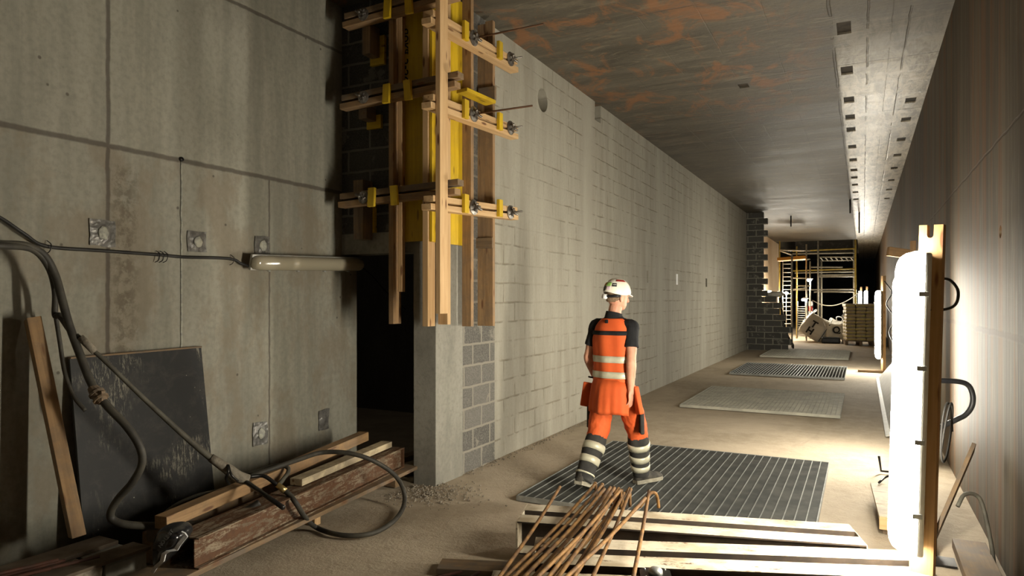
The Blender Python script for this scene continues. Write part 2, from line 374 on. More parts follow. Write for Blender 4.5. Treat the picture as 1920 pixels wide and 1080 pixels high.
def tube_bm(bm, P, r, seg=8, smooth=0, cap=True):
    P = [Vector(p) for p in P]; n0 = len(P)
    if not isinstance(r, (list, tuple)): r = [r]*n0
    if smooth:
        Rr = catmull([Vector((q, 0, 0)) for q in r], smooth); P = catmull(P, smooth); r = [q.x for q in Rr]
    T = [(P[min(i+1, len(P)-1)]-P[max(i-1, 0)]).normalized() for i in range(len(P))]
    a = Vector((0, 0, 1)) if abs(T[0].z) < .9 else Vector((1, 0, 0)); N = (a-T[0]*a.dot(T[0])).normalized()
    rings = []
    for i, p in enumerate(P):
        N = (N-T[i]*N.dot(T[i])).normalized(); B = T[i].cross(N)
        rings.append([bm.verts.new(p+(N*math.cos(2*math.pi*k/seg)+B*math.sin(2*math.pi*k/seg))*r[i]) for k in range(seg)])
    for i in range(len(rings)-1):
        for k in range(seg): bm.faces.new((rings[i][k], rings[i][(k+1) % seg], rings[i+1][(k+1) % seg], rings[i+1][k]))
    if cap: bm.faces.new(rings[0][::-1]); bm.faces.new(rings[-1])
    return rings
def tube(name, P, r, m, parent=None, seg=8, smooth=0):
    bm = bmesh.new(); tube_bm(bm, P, r, seg, smooth); return finish(name, bm, m, parent, True)
def limb_bm(bm, P, r, seg=14, smooth=6):
    """tapering limb with rounded ends"""
    P = [Vector(p) for p in P]; r = list(r)
    d0 = (P[0]-P[1]).normalized(); d1 = (P[-1]-P[-2]).normalized()
    tube_bm(bm, P, r, seg, smooth)
    for p, q in ((P[0], r[0]), (P[-1], r[-1])):
        bmesh.ops.create_uvsphere(bm, u_segments=seg, v_segments=8, radius=q*.995, matrix=Matrix.Translation(p))
def loft_bm(bm, rings, seg=28, power=2.0, cap=True):
    """rings: (cx, cy, z, rx, ry) horizontal super-ellipses"""
    L = []
    for cx, cy, z, rx, ry in rings:
        row = []
        for k in range(seg):
            a = 2*math.pi*k/seg; ca, sa = math.cos(a), math.sin(a); e = 2/power
            row.append(bm.verts.new((cx+rx*math.copysign(abs(ca)**e, ca), cy+ry*math.copysign(abs(sa)**e, sa), z)))
        L.append(row)
    for i in range(len(L)-1):
        for k in range(seg): bm.faces.new((L[i][k], L[i][(k+1) % seg], L[i+1][(k+1) % seg], L[i+1][k]))
    if cap: bm.faces.new(L[0][::-1]); bm.faces.new(L[-1])
    return L
def prism(name, pts, axis, a0, a1, m, parent=None, bev=0):
    """polygon extruded along an axis; pts are the other two coordinates in xyz order"""
    bm = bmesh.new()
    def mk(p, a): return {'x': (a, p[0], p[1]), 'y': (p[0], a, p[1]), 'z': (p[0], p[1], a)}[axis]
    A = [bm.verts.new(mk(p, a0)) for p in pts]; B = [bm.verts.new(mk(p, a1)) for p in pts]; n = len(pts)
    bm.faces.new(A); bm.faces.new(B[::-1])
    for i in range(n): bm.faces.new((A[i], B[i], B[(i+1) % n], A[(i+1) % n]))
    if bev: bmesh.ops.bevel(bm, geom=bm.edges[:], offset=bev, segments=1, affect='EDGES')
    return finish(name, bm, m, parent)
def text_mesh(name, txt, size, m, matrix, parent=None, bold=.0, depth=.0008):
    cu = bpy.data.curves.new(name, 'FONT'); cu.body = txt; cu.size = size; cu.extrude = depth; cu.offset = bold; cu.align_x = 'CENTER'; cu.align_y = 'CENTER'
    o = bpy.data.objects.new('tmp', cu); C.objects.link(o); dg = bpy.context.evaluated_depsgraph_get(); dg.update()
    me = bpy.data.meshes.new_from_object(o.evaluated_get(dg)); bpy.data.objects.remove(o)
    me.materials.clear(); me.materials.append(M[m]); t = bpy.data.objects.new(name, me); C.objects.link(t); t.matrix_basis = matrix
    if parent is not None: adopt(t, parent)
    return t
def remesh(o, vox, smooth=2, disp=None):
    a = o.modifiers.new('remesh', 'REMESH'); a.mode = 'VOXEL'; a.voxel_size = vox; a.use_smooth_shade = True
    if smooth: b = o.modifiers.new('smooth', 'SMOOTH'); b.iterations = smooth; b.factor = .5
    if disp:
        tx = bpy.data.textures.new(o.name+'_folds', 'CLOUDS'); tx.noise_scale = disp[1]; d = o.modifiers.new('folds', 'DISPLACE'); d.texture = tx; d.strength = disp[0]; d.mid_level = .5; d.texture_coords = 'LOCAL'

def grid_sheet(name, us, vs, place, m, pocket=None, round_cell=None, skip=None, patch=None):
    """rectangular sheet split along us/vs; pocket(i,j) gives a recess depth, round_cell a circular hole; skip leaves a cell open"""
    bm = bmesh.new(); V = {}
    def vert(u, v, d):
        k = (round(u, 4), round(v, 4), round(d, 4))
        if k not in V: V[k] = bm.verts.new(place(u, v, d))
        return V[k]
    def dep(i, j):
        if i < 0 or j < 0 or i >= len(us)-1 or j >= len(vs)-1: return 0
        return (pocket(i, j) or 0) if pocket else 0
    for i in range(len(us)-1):
        for j in range(len(vs)-1):
            u0, u1, v0, v1 = us[i], us[i+1], vs[j], vs[j+1]; d = dep(i, j)
            if skip and skip(i, j): continue
            if round_cell and (i, j) == round_cell[0]:
                r, dd = round_cell[1], round_cell[2]; cu, cv = (u0+u1)/2, (v0+v1)/2; n = 40; ring = []; out = []; inn = []
                for k in range(n):
                    a = 2*math.pi*(k+.5)/n; x, y = math.cos(a), math.sin(a); s = 1/max(abs(x)/((u1-u0)/2), abs(y)/((v1-v0)/2))
                    out.append(bm.verts.new(place(cu+x*s, cv+y*s, 0))); ring.append(bm.verts.new(place(cu+x*r, cv+y*r, 0))); inn.append(bm.verts.new(place(cu+x*r, cv+y*r, dd)))
                for k in range(n):
                    q = (k+1) % n; bm.faces.new((out[k], out[q], ring[q], ring[k])); bm.faces.new((ring[k], ring[q], inn[q], inn[k]))
                bm.faces.new(inn)
                for (x, y) in ((u0, v0), (u1, v0), (u1, v1), (u0, v1)):
                    c = vert(x, y, 0); nb = sorted(out, key=lambda q: (q.co-c.co).length)[:2]; bm.faces.new((c, nb[0], nb[1]))
                continue
            ff = bm.faces.new((vert(u0, v0, d), vert(u1, v0, d), vert(u1, v1, d), vert(u0, v1, d)))
            if patch and 0 < d < .5: ff.material_index = 1
            if d:
                for (ni, nj, a, b) in ((i-1, j, (u0, v0), (u0, v1)), (i+1, j, (u1, v0), (u1, v1)), (i, j-1, (u0, v0), (u1, v0)), (i, j+1, (u0, v1), (u1, v1))):
                    if dep(ni, nj) != d: bm.faces.new((vert(*a, 0), vert(*b, 0), vert(*b, d), vert(*a, d)))
    me = bpy.data.meshes.new(name); bmesh.ops.recalc_face_normals(bm, faces=bm.faces[:]); bm.to_mesh(me); bm.free()
    me.materials.append(M[m])
    if patch: me.materials.append(M[patch])
    o = bpy.data.objects.new(name, me); C.objects.link(o); return o

# ================================================================== THE SETTING
def st(o, label, cat=None): return tag(o, label, cat, kind='structure')
Y0, Y1 = -3.0, 60.0
# floor with a little relief
bm = bmesh.new(); bmesh.ops.create_grid(bm, x_segments=70, y_segments=150, size=1)
for v in bm.verts:
    v.co.x = -10+v.co.x*11; v.co.x = max(-21, min(1.2, v.co.x)); v.co.y = 28.5+v.co.y*32
    v.co.z = -.006+.006*noise.noise(v.co*1.3)
st(finish('floor', bm, 'floor', smooth=True), 'dusty beige concrete floor of the corridor', 'floor')

# ceiling slab with square recesses and an opening far back
def CY(py): 
    return at(1600, py, z=H).y
rowA = [(-.235, -.105, y-.165*k, y+.165*k) for y, k in ((7.66, 1.05), (9.1, 1.0), (10.46, 1), (11.46, 1), (12.3, 1), (13.7, 1), (15.0, 1), (16.2, 1), (17.2, 1), (18.3, 1), (19.6, 1), (21, 1))]
rowB = [(.52, .65, y-.14, y+.14) for y in (10.87, 12.0, 13.45, 14.9, 16.35, 18.0, 19.5, 21.2)]
rowC = [(-1.42, -1.30, y-.09, y+.09) for y in (9.15,)]
rec = rowA+rowB+rowC
OPEN = (-3.75, -.22, 35.2, 46.0)
us = sorted({XL-.3, 1.1, OPEN[0], OPEN[1]} | {r[0] for r in rec} | {r[1] for r in rec})
vs = sorted({Y0, Y1, OPEN[2], OPEN[3]} | {round(r[2], 3) for r in rec} | {round(r[3], 3) for r in rec})
def cpock(i, j):
    u, v = (us[i]+us[i+1])/2, (vs[j]+vs[j+1])/2
    if OPEN[0] < u < OPEN[1] and OPEN[2] < v < OPEN[3]: return 1.6
    for r in rec:
        if r[0] < u < r[1] and r[2] < v < r[3]: return .02
    return 0
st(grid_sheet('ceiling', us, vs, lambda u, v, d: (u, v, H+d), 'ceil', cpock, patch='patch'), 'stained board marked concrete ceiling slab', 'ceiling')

# left wall, ends behind the door wall
bm = bmesh.new(); box_bm(bm, XL-.25, XL, Y0, 5.17, -.05, H+.02)
st(finish('wall_left', bm, 'left'), 'grey concrete wall with cast joints on the left', 'wall')
# right wall with round tie holes
ys = [Y0, 5.02, 5.16, Y1]; zs = [-.05, 1.96, 2.10, H+.02]
st(grid_sheet('wall_right', ys, zs, lambda u, v, d: (XR+d, u, v), 'right', None, ((1, 1), .04, .06)), 'board marked brown concrete wall on the right', 'wall')
# block wall of the corridor with its openings
ys = sorted({6.03, YE, 7.02, 7.38, 8.93, 9.17, 11.42, 11.58, 13.52, 13.66, 16.42, 16.58}); zs = sorted({-.05, 1.9, 2.1, 3.74, 4.10, 4.06, H+.02})
def bpock(i, j):
    y, z = (ys[i]+ys[i+1])/2, (zs[j]+zs[j+1])/2
    if 8.93 < y < 9.17 and z > 4.06: return .12
    if 1.9 < z < 2.1 and 16.42 < y < 16.58: return .12
    if 1.9 < z < 2.1 and 11.42 < y < 11.58: return .03
    return 0
zs = [-.05, 1.9, 2.1, 3.74, 4.06, 4.10, H+.02]
ri = (ys.index(7.02), zs.index(3.74))
# merge the two bands of the round cell: use its own band limits
zs = [-.05, 1.9, 2.1, 3.74, 4.10, H+.02]
def bpock(i, j):
    y, z = (ys[i]+ys[i+1])/2, (zs[j]+zs[j+1])/2
    if 8.93 < y < 9.17 and z > 4.10: return .12
    if 1.9 < z < 2.1 and 16.42 < y < 16.58: return .12
    if 1.9 < z < 2.1 and 11.42 < y < 11.58: return .02
    return 0
st(grid_sheet('wall_block', ys, zs, lambda u, v, d: (XB-d, u, v), 'plaster', bpock, ((ys.index(7.02), zs.index(3.74)), .135, .16)), 'pale slurried blockwork wall of the corridor', 'wall')
box('vent_plate', XB-.001, XB+.012, 13.52, 13.66, 1.9, 2.11, 'white')
tag(bpy.data.objects['vent_plate'], 'small white plate on the pale block wall beyond the worker', 'plate')
# unslurried blocks and concrete pier at the corner
st(box('wall_pier_blocks', XB-.22, XB+.004, 5.40, 6.03, -.05, H+.02, 'dblockY'), 'bare grey blocks between the concrete pier and the pale wall', 'wall')
st(box('trim_1', XB-.22, XB+.015, YF, 5.40, -.05, 2.22, 'conc', bev=.006), 'square concrete door pier', 'pier')
st(box('trim_2', XL-.02, XB-.20, YF+.005, 5.17, 2.03, 2.22, 'conc'), 'concrete lintel over the dark doorway', 'lintel')
st(box('wall_door', XL-.02, XB+.012, YF+.01, 5.17, 2.22, H+.02, 'dblock'), 'dark blockwork above the doorway', 'wall')
st(box('wall_pier_top', XB-.21, XB+.012, 5.17, 5.41, 2.22, H+.02, 'dblockY'), 'blockwork above the pier behind the formwork', 'wall')
# dark room behind the doorway
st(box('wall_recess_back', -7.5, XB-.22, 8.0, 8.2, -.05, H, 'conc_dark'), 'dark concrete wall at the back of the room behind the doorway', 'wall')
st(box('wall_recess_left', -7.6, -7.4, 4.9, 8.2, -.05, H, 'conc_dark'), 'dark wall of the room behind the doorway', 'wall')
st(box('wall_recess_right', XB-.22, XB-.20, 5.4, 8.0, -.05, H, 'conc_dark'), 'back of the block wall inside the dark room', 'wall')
# toothed return wall at the far end of the block wall
bm = bmesh.new(); z = -.02; k = 0
while z < H:
    x1 = -2.78+(.10 if k % 2 else -.02)
    if z < 1.55: x1 = -2.22+(.13 if k % 2 else 0)-.05*max(0, (k-4))
    if z < .7: x1 += .14
    box_bm(bm, XB-.05, x1, YE, YE+.2, z+.004, min(z+.186, H)); z += .19; k += 1
box_bm(bm, XB-.05, -2.86, YE+.01, YE+.19, 0, H); box_bm(bm, XB-.05, -2.5, YE+.01, YE+.19, 0, 1.45)
st(finish('wall_return', bm, 'dblockfar'), 'unfinished toothed dark block wall at the far end', 'wall')
st(box('wall_far_left', -4.6, -3.75, YE+.25, 36.5, -.05, H, 'tan_boards'), 'tan board marked concrete wall beyond the toothed blocks', 'wall')
st(box('wall_back', -6, 1.2, 52, 52.3, -.05, 6, 'back_unlit'), 'back wall closing the far end, its unlit darkness painted black', 'wall')
st(box('wall_side_dark', -4.75, -4.6, 36.5, 52.3, -.05, 6, 'conc_dark'), 'dark side wall of the far hall', 'wall')

# ================================================================== FORMWORK ON THE PIER
grp = None
def T(name, ext, m, label, cat='timber', group=None, bev=.003):
    o = tim(name, *ext, m, bev=bev); return tag(o, label, cat, group)
# yellow boards
py_ = T('shuttering_sheet', (-3.66, -3.255, 4.90, 4.927, 2.12, 4.2), 'yellow', 'yellow formwork board with black lettering facing the camera', 'formwork board')
mt = Matrix(((0, -1, 0, -3.575), (0, 0, 1, 4.8985), (-1, 0, 0, 3.735), (0, 0, 0, 1)))
text_mesh('lettering', 'doka 3-SO', .118, 'ink', mt, py_, .001)
T('shuttering_sheet', (-3.25, -3.222, 4.80, 5.42, 2.10, 4.30), 'yellow', 'bright yellow formwork board on the corridor side of the corner', 'formwork board')
# upright studs
T('formwork_stud', (-3.664, -3.614, 4.785, 4.898, 1.40, 4.22), 'pine_old', 'long brown upright timber hanging over the dark doorway', 'stud')
T('formwork_stud', (-3.612, -3.572, 4.85, 4.898, 1.68, 4.22), 'pine', 'short pale strip nailed beside the doorway stud', 'stud')
T('formwork_stud', (-3.31, -3.255, 4.785, 4.895, 1.385, 4.22), 'pine', 'upright timber left of the corner post at the edge of the doorway', 'stud')
T('formwork_stud', (-3.225, -3.13, 4.895, 4.945, 1.40, 4.24), 'pine', 'upright timber hidden just behind the corner post', 'stud')
T('formwork_post', (-3.03, -2.985, 4.56, 4.675, 1.50, 4.34), 'pine', 'tall light pine corner post in front of the walers', 'post')
T('formwork_stud', (-3.225, -3.13, 5.285, 5.333, 1.37, 4.32), 'pine_old', 'single brown upright between the yellow board and the double stud', 'stud')
T('formwork_stud', (-3.215, -3.13, 5.69, 5.735, 1.36, 4.27), 'pine_old', 'outer upright of the double stud next to the pale wall', 'stud')
T('formwork_stud', (-3.30, -3.216, 5.69, 5.735, 1.36, 4.25), 'pine_old', 'inner upright of the double stud against the block wall', 'stud')
T('packing_block', (-3.30, -3.12, 5.66, 5.69, 2.10, 2.20), 'pine_dirty', 'brown block nailed across the double stud low down', 'block')
T('packing_block', (-3.27, -3.09, 5.655, 5.69, 3.50, 3.63), 'pine_dirty', 'brown block nailed across the double stud high up', 'block')
# walers: pairs of horizontal timbers, three levels on both faces
names = ('bottom', 'middle', 'top')
for k, z in enumerate((2.43, 3.30, 4.02)):
    xs = (-4.15, -4.13, -4.10)[k]
    for q in (0, 1):
        zz = z+q*.072
        o = bar('waler', (xs+.02*q, 4.735, zz+.025), (-2.93+.03*q, 4.735, zz+.03+.03), .092, .05, 'pine_old' if q == 0 else 'pine_dirty')
        tag(o, '%s waler timber of the %s pair on the doorway side' % (('lower', 'upper')[q], names[k]), 'waler')
for k, (z0, z1) in enumerate(((2.325, 2.40), (3.13, 3.20), (3.80, 3.86))):
    for q in (0, 1):
        o = bar('waler', (-3.078, 4.50+.03*q, z0+q*.068+.024), (-3.078, 6.04-.02*q, z1+q*.072+.024), .092, .05, 'pine')
        tag(o, '%s waler timber of the %s pair on the corridor side' % (('lower', 'upper')[q], names[k]), 'waler')
# cleats holding each pair together
for k, (z, xs) in enumerate(((2.42, (-3.76, -3.52)), (3.29, (-3.60, -3.38)), (4.01, (-3.59, -3.37)))):
    for q, x in enumerate(xs):
        o = tim('cleat', x-.035, x+.035, 4.66, 4.688, z-.01, z+.155, 'yellow'); o.rotation_euler.rotate_axis('Y', R((-4, 6)[q]))
        tag(o, 'yellow cleat %s on the %s doorway side pair' % (('nearer the concrete wall', 'nearer the corner post')[q], names[k]), 'cleat')
for k, (z, dz) in enumerate(((2.335, .045), (3.14, .05), (3.81, .045))):
    for q, y in enumerate((5.0, 5.62)):
        o = tim('cleat', -3.031, -3.0, y-.035, y+.035, z+dz*(.35+.75*q), z+dz*(.35+.75*q)+.16, 'yellow')
        tag(o, 'yellow cleat %s on the %s corridor side pair' % (('nearer the corner post', 'nearer the pale wall')[q], names[k]), 'cleat')
# shims
sh = bar('wood_shim', (-3.04, 4.98, 3.395), (-2.97, 5.36, 3.375), .12, .03, 'yellow'); tag(sh, 'loose yellow shim board lying on the middle corridor side pair', 'shim')
for k, (x0, x1, z0, z1) in enumerate(((-3.98, -3.82, 3.73, 3.99), (-4.02, -3.86, 3.16, 3.28), (-4.02, -3.93, 2.22, 2.62))):
    a = box('backing_plate', x0, x1, 4.925, 4.955, z0, z1, 'yellow'); tag(a, 'yellow backing plate on the dark blocks by the %s pair' % names[2-k], 'plate')
    b = tim('packing_block', x0+.02-.06*(k == 2), x0+.11-.04*(k == 2), 4.79, 4.924, z0+.06-.13*(k == 2), z1+.06, 'pine_dirty', bev=.004)
    tag(b, 'dark wood packer behind the %s doorway side pair' % names[2-k], 'block')
# wing nuts on tie rods
def wing_nut(P, axis, rod_out, label, r=.068, rod_in=.12):
    """axis: unit vector pointing away from the wall"""
    A = Vector(axis); P = Vector(P); U = Vector((0, 0, 1)); Sd = A.cross(U)
    root = empty('tie_rod', P, 0, label, 'tie rod')
    tube('rod', [P-A*rod_in, P+A*(.05+rod_out)], .0085, 'rust' if rod_out > .2 else 'nut', root, 8)
    bm = bmesh.new(); tube_bm(bm, [P, P+A*.008, P+A*.012, P+A*.02], [r, r, r*.8, r*.45], 20)
    tube_bm(bm, [P+A*.018, P+A*.055], [.02, .016], 10)
    for i in range(6):
        a = math.pi*2*i/6+.3; d = U*math.cos(a)+Sd*math.sin(a)
        tube_bm(bm, [P+A*.02+d*.012, P+A*.03+d*r*.75], [.009, .006], 6)
    finish('plate_nut', bm, 'nut', root, False)
    bm = bmesh.new()
    for sgn in (-1, 1):
        d = (U*.5+Sd)*sgn; tube_bm(bm, [P+A*.035, P+A*.045+d*.03, P+A*.06+d*.045], [.012, .012, .009], 8)
    finish('wing', bm, 'nut', root, True); return root
for k, (z, yy) in enumerate(((2.42, 0), (3.235, 0), (3.90, 0))):
    for q, y in enumerate((5.16, 5.86)):
        zz = z+(.035 if q else 0)+(.0 if k else 0)
        ln = (.0, .52, .62)[k] if q == 0 else .08
        rt = wing_nut((-3.03, y, zz), (1, 0, 0), ln if ln else .02, ('%s wing nut and rod nearer the %s on the %s corridor side pair' % (('long tie' if ln > .2 else 'short tie'), ('pale wall' if q else 'corner post'), names[k])))
for k, z in enumerate((2.50, 3.37, 4.09)):
    wing_nut((-3.86, 4.688, z), (0, -1, 0), .02, 'star shaped tie nut on the %s doorway side pair' % names[k], .055, .2)

# ================================================================== LEFT WALL FITTINGS
# tape patches over tie holes
for k, (y, z, w, h, f, lb) in enumerate(((2.69, 2.04, .17, .17, 1, 'large crinkled grey tape patch left of the white crack'), (3.39, 2.035, .155, .155, 1, 'square grey tape patch right of the white crack'),
                            (4.0, 2.05, .145, .15, 1, 'dark tape patch above the end of the unlit lamp'), (3.98, .53, .15, .19, 1, 'silver tape patch low on the wall above the timbers'), (4.71, .525, .13, .18, 0, 'faint tape patch low on the wall near the doorway'))):
    r = empty('tape_patch', (XL, y, z), 0, lb, 'tape')
    bm = bmesh.new(); n = 12; g = [[None]*(n+1) for _ in range(n+1)]
    for i in range(n+1):
        for j in range(n+1):
            yy = y-w/2+w*i/n; zz = z-h/2+h*j/n; c = max(0, 1-((yy-y)**2+(zz-z)**2)**.5/(w*.45))
            e = .012*noise.noise(Vector((yy*9, zz*9, k*5))) if i in (0, n) or j in (0, n) else 0
            g[i][j] = bm.verts.new((XL+.006+.014*c+.005*noise.noise(Vector((yy*38, zz*38, k*7))), yy+e, zz+e))
    for i in range(n):
        for j in range(n): bm.faces.new((g[i][j], g[i+1][j], g[i+1][j+1], g[i][j+1]))
    o = finish('tape_sheet', bm, 'duct', r); sd = o.modifiers.new('thick', 'SOLIDIFY'); sd.thickness = .004
    if f:
        bm = bmesh.new(); bmesh.ops.create_icosphere(bm, subdivisions=3, radius=1)
        for v in bm.verts:
            c = v.co.copy(); q = 1+.3*noise.noise(c*2.5+Vector((k, 0, 0))); v.co = Vector((XL+.018+c.x*.012*q, y+c.y*.036*q, z+c.z*.042*q))
        finish('foam_plug', bm, 'ductlite', r, True)
# mineral drip below the bolt hole
pts = [(XL+.004, 3.262+.006*noise.noise(Vector((0, i*.9, 0))), 2.60-i*.075) for i in range(22)]
tag(tube('mineral_streak', pts, [.006+.003*abs(noise.noise(Vector((i*.7, 3, 1)))) for i in range(22)], 'ductlite', None, 6, 3), 'thin white lime streak running down the left wall', 'streak')
bm = bmesh.new(); tube_bm(bm, [(XL-.01, 3.262, 2.617), (XL+.012, 3.262, 2.617)], [.019, .016], 12)
tag(finish('anchor_bolt', bm, 'blacksteel', None, True), 'dark anchor plug at the top of the lime streak', 'plug')
# cable and clips
cb = [at(-60, 380, x=-4.31), at(0, 408, x=-4.31), at(45, 438, x=-4.30), at(88, 462, x=-4.325), at(190, 470, x=-4.325), at(300, 478, x=-4.325), at(345, 482, x=-4.325), at(430, 485, x=-4.325), at(452, 494, x=-4.31), at(470, 500, x=-4.27)]
tag(tube('power_cable', cb, .011, 'cable', None, 8, 5), 'black power cable sagging along the left wall to the unlit lamp', 'cable')
for k, (px, py) in enumerate(((88, 462), (300, 480), (432, 486))):
    p = at(px, py, x=-4.33); bm = bmesh.new()
    for q in range(3 if k == 1 else 1):
        o_ = Vector((0, .03*q-.03*(k == 1), 0)); tube_bm(bm, [p+o_+Vector((.0, 0, .035)), p+o_+Vector((.03, .008, .01)), p+o_+Vector((.028, .0, -.03)), p+o_+Vector((.005, -.012, -.045))], .003, 6, 4)
    tag(finish('wire_tie', bm, 'blacksteel', None, True), ('wire tie holding the cable at its bend left of the tape patches', 'three twisted wire ties between the first two tape patches', 'wire tie just before the unlit lamp')[k], 'wire tie')
# unlit lamp on the left wall
def lamp_bm(L, w, d, seg=14, n=10):
    """half-round diffuser along local X, dome towards +Z, round nosed ends"""
    bm = bmesh.new(); rows = []
    xs = [-L/2+L*t for t in (0, .008, .02, .04, .07, .5, .93, .96, .98, .992, 1)]; sc = (.30, .62, .82, .94, 1, 1, 1, .94, .82, .62, .30)
    for x, s_ in zip(xs, sc):
        rows.append([bm.verts.new((x, w/2*s_*math.cos(math.pi*k/seg)*(1 if k in (0, seg) else 1), d*s_*math.sin(math.pi*k/seg)**.7)) for k in range(seg+1)])
    for i in range(len(rows)-1):
        for k in range(seg): bm.faces.new((rows[i][k], rows[i][k+1], rows[i+1][k+1], rows[i+1][k]))
        bm.faces.new((rows[i][0], rows[i+1][0], rows[i+1][seg], rows[i][seg]))
    bm.faces.new(rows[0]); bm.faces.new(rows[-1][::-1]); return bm
def luminaire(name, mtx, L, w, d, glow, label, cat, clips=True, cat_group=None, base='greyplastic'):
    root = empty(name, mtx.translation, 0, label, cat, cat_group)
    o = finish('diffuser', lamp_bm(L, w, d), glow, None, True); o.matrix_basis = mtx; adopt(o, root)
    bm = bmesh.new(); box_bm(bm, -L/2+.01, L/2-.01, -w/2*1.06, w/2*1.06, -.03, -.001, .010); o = finish('housing', bm, base); o.matrix_basis = mtx; adopt(o, root)
    if clips:
        for i in range(4):
            for sgn in ((-1,) if clips == 1 else (-1, 1)):
                bm = bmesh.new(); x = -L/2+L*(.14+.24*i); box_bm(bm, x-.012, x+.012, sgn*w/2*1.06-.005, sgn*w/2*1.06+.005, -.02, .022, .002)
                o = finish('clip', bm, 'steel'); o.matrix_basis = mtx; adopt(o, root)
    return root
def frame(X, Z, loc):
    X = Vector(X).normalized(); Z = Vector(Z); Z = (Z-X*Z.dot(X)).normalized(); Y = Z.cross(X); m_ = Matrix((X, Y, Z)).transposed().to_4x4(); m_.translation = loc; return m_
pA, pB = at(470, 492, x=-4.24), at(678, 496, x=-4.24)
Lw = (pB-pA).length
luminaire('wall_lamp', frame(pB-pA, (1, 0, -.25), (pA+pB)/2), Lw, .12, .07, 'unlit', 'unlit tubular lamp fixed to the left wall beside the doorway', 'lamp')
for y_ in (4.2, 4.85): adopt(box('bracket', XL-.001, -4.275, y_, y_+.04, 1.88, 1.95, 'steel'), bpy.data.objects['wall_lamp'])
tag(tube('lamp_cable', [pB+Vector((0, .0, -.02)), at(700, 520, x=-4.25), at(722, 545, y=5.6), at(760, 580, y=6.5)], .007, 'cable', None, 6, 6), 'thin cable leaving the unlit lamp into the dark doorway', 'cable')

# ================================================================== LEFT FOREGROUND
# black board leaning on the wall
bd = empty('plywood_board', (-4.2, 2.93, 0), 0, 'black tarred plywood board leaning on the left wall', 'board')
bm = bmesh.new(); n = 14
vs_ = [[bm.verts.new((XL+.03+.17*(1-j/n)**1.0, 2.47+.93*i/n+.008*noise.noise(Vector((i, j, 0))), 1.262*j/n-.01*(1-i/n)*(j/n)+.006*noise.noise(Vector((i*.8, j, 3))))) for j in range(n+1)] for i in range(n+1)]
for i in range(n):
    for j in range(n): bm.faces.new((vs_[i][j], vs_[i+1][j], vs_[i+1][j+1], vs_[i][j+1]))
o = finish('sheet', bm, 'blackboard', bd); sd = o.modifiers.new('t', 'SOLIDIFY'); sd.thickness = .018; sd.offset = 0
bar('edge_strip', (XL+.035, 2.47, 1.258), (XL+.035, 3.40, 1.268), .028, .012, 'pine_dirty', bd)
# pale timber leaning on the left
tag(bar('leaning_timber', (-3.96, 2.315, .275), (-4.245, 2.23, 1.505), .07, .125, 'pine_old', None, (1, -.35, 0)), 'brown square timber leaning upright against the left wall', 'timber')
# block pile with steel plate bottom left
pile = empty('block_pile', (-3.75, 1.8, 0), 0, 'row of old concrete blocks under steel plates at the bottom left corner', 'block pile')
for k in range(5):
    y1 = 2.46-k*.25; bm = bmesh.new(); box_bm(bm, -3.94, -3.56+.01*random.random(), y1-.235, y1, .0, .215, .014)
    bmesh.ops.subdivide_edges(bm, edges=bm.edges[:], cuts=2, use_grid_fill=True)
    for v in bm.verts: v.co += Vector((1, 1, .6))*.010*noise.noise(v.co*14)
    finish('block', bm, 'gravel' if k % 2 else 'conc', pile)
tim('steel_plate', -3.70, -3.545, 1.2, 2.475, .217, .235, 'dustysteel', pile); tim('steel_plate', -3.96, -3.78, 1.25, 2.44, .217, .24, 'dustysteel', pile)
for k, (y1, z, x) in enumerate(((2.10, .255, -3.70), (2.0, .258, -3.645), (2.05, .28, -3.67), (2.22, .254, -3.60), (1.96, .256, -3.75))):
    tag(tube('rebar', [(x-.25, 1.0+.1*k, z+.004), (x, y1, z)], .009, 'rebar_dark', None, 8), 'dark rusty bar lying on the block pile in the bottom left corner', 'rebar', 'dark bars on the block pile')
# steel beam: double channel on a plank
def channel_pair(name, P0, P1, zt, h, w, gap, m, label, rustm=None, over=0):
    """two C channels back to back with a slot between; P0,P1 centre line ends (x,y)"""
    a = Vector((P0[0], P0[1], zt-h/2)); b = Vector((P1[0], P1[1], zt-h/2)); X = b-a; L = X.length; mt_ = frame(X, (0, 0, 1), (a+b)/2)
    root = empty(name, (*P0, zt-h), 0, label, 'steel beam')
    cw = (w-gap)/2; t_ = .009
    for sgn in (-1, 1):
        bm = bmesh.new(); yo = sgn*(w/2); yi = sgn*(gap/2)
        pts = [(yi, -h/2), (yo, -h/2), (yo, -h/2+t_), (yi+sgn*t_, -h/2+t_), (yi+sgn*t_, h/2-t_), (yo, h/2-t_), (yo, h/2), (yi, h/2)]
        A = [bm.verts.new((-L/2, p[0], p[1])) for p in pts]; B = [bm.verts.new((L/2, p[0], p[1])) for p in pts]
        bm.faces.new(A); bm.faces.new(B)
        for i in range(8): bm.faces.new((A[i], B[i], B[(i+1) % 8], A[(i+1) % 8]))
        o = finish('channel', bm, m); o.data.materials.append(M['web'])
        for p_ in o.data.polygons:
            if abs(p_.normal.y) > .9: p_.material_index = 1
        o.matrix_basis = mt_; adopt(o, root)
    for x in (-L/2, L/2, 0, -L/4, L/4):
        end = abs(x) == L/2
        bm = bmesh.new()
        if end: box_bm(bm, x-.004*(1 if x < 0 else -1)-.004, x+.004, -w/2, w/2, -h/2, h/2, .001)
        else: box_bm(bm, x-.05, x+.05, -gap/2-.002, gap/2+.002, -h/2+.01, -h/2+.03, .001)
        o = finish('end_plate' if end else 'spacer', bm, m if not end else (rustm or m)); o.matrix_basis = mt_; adopt(o, root)
    return root
P0, P1 = Vector((-3.30, 2.50)), Vector((-3.66, 4.86))
dirb = (P1-P0).normalized(); nb = Vector((-dirb.y, dirb.x))
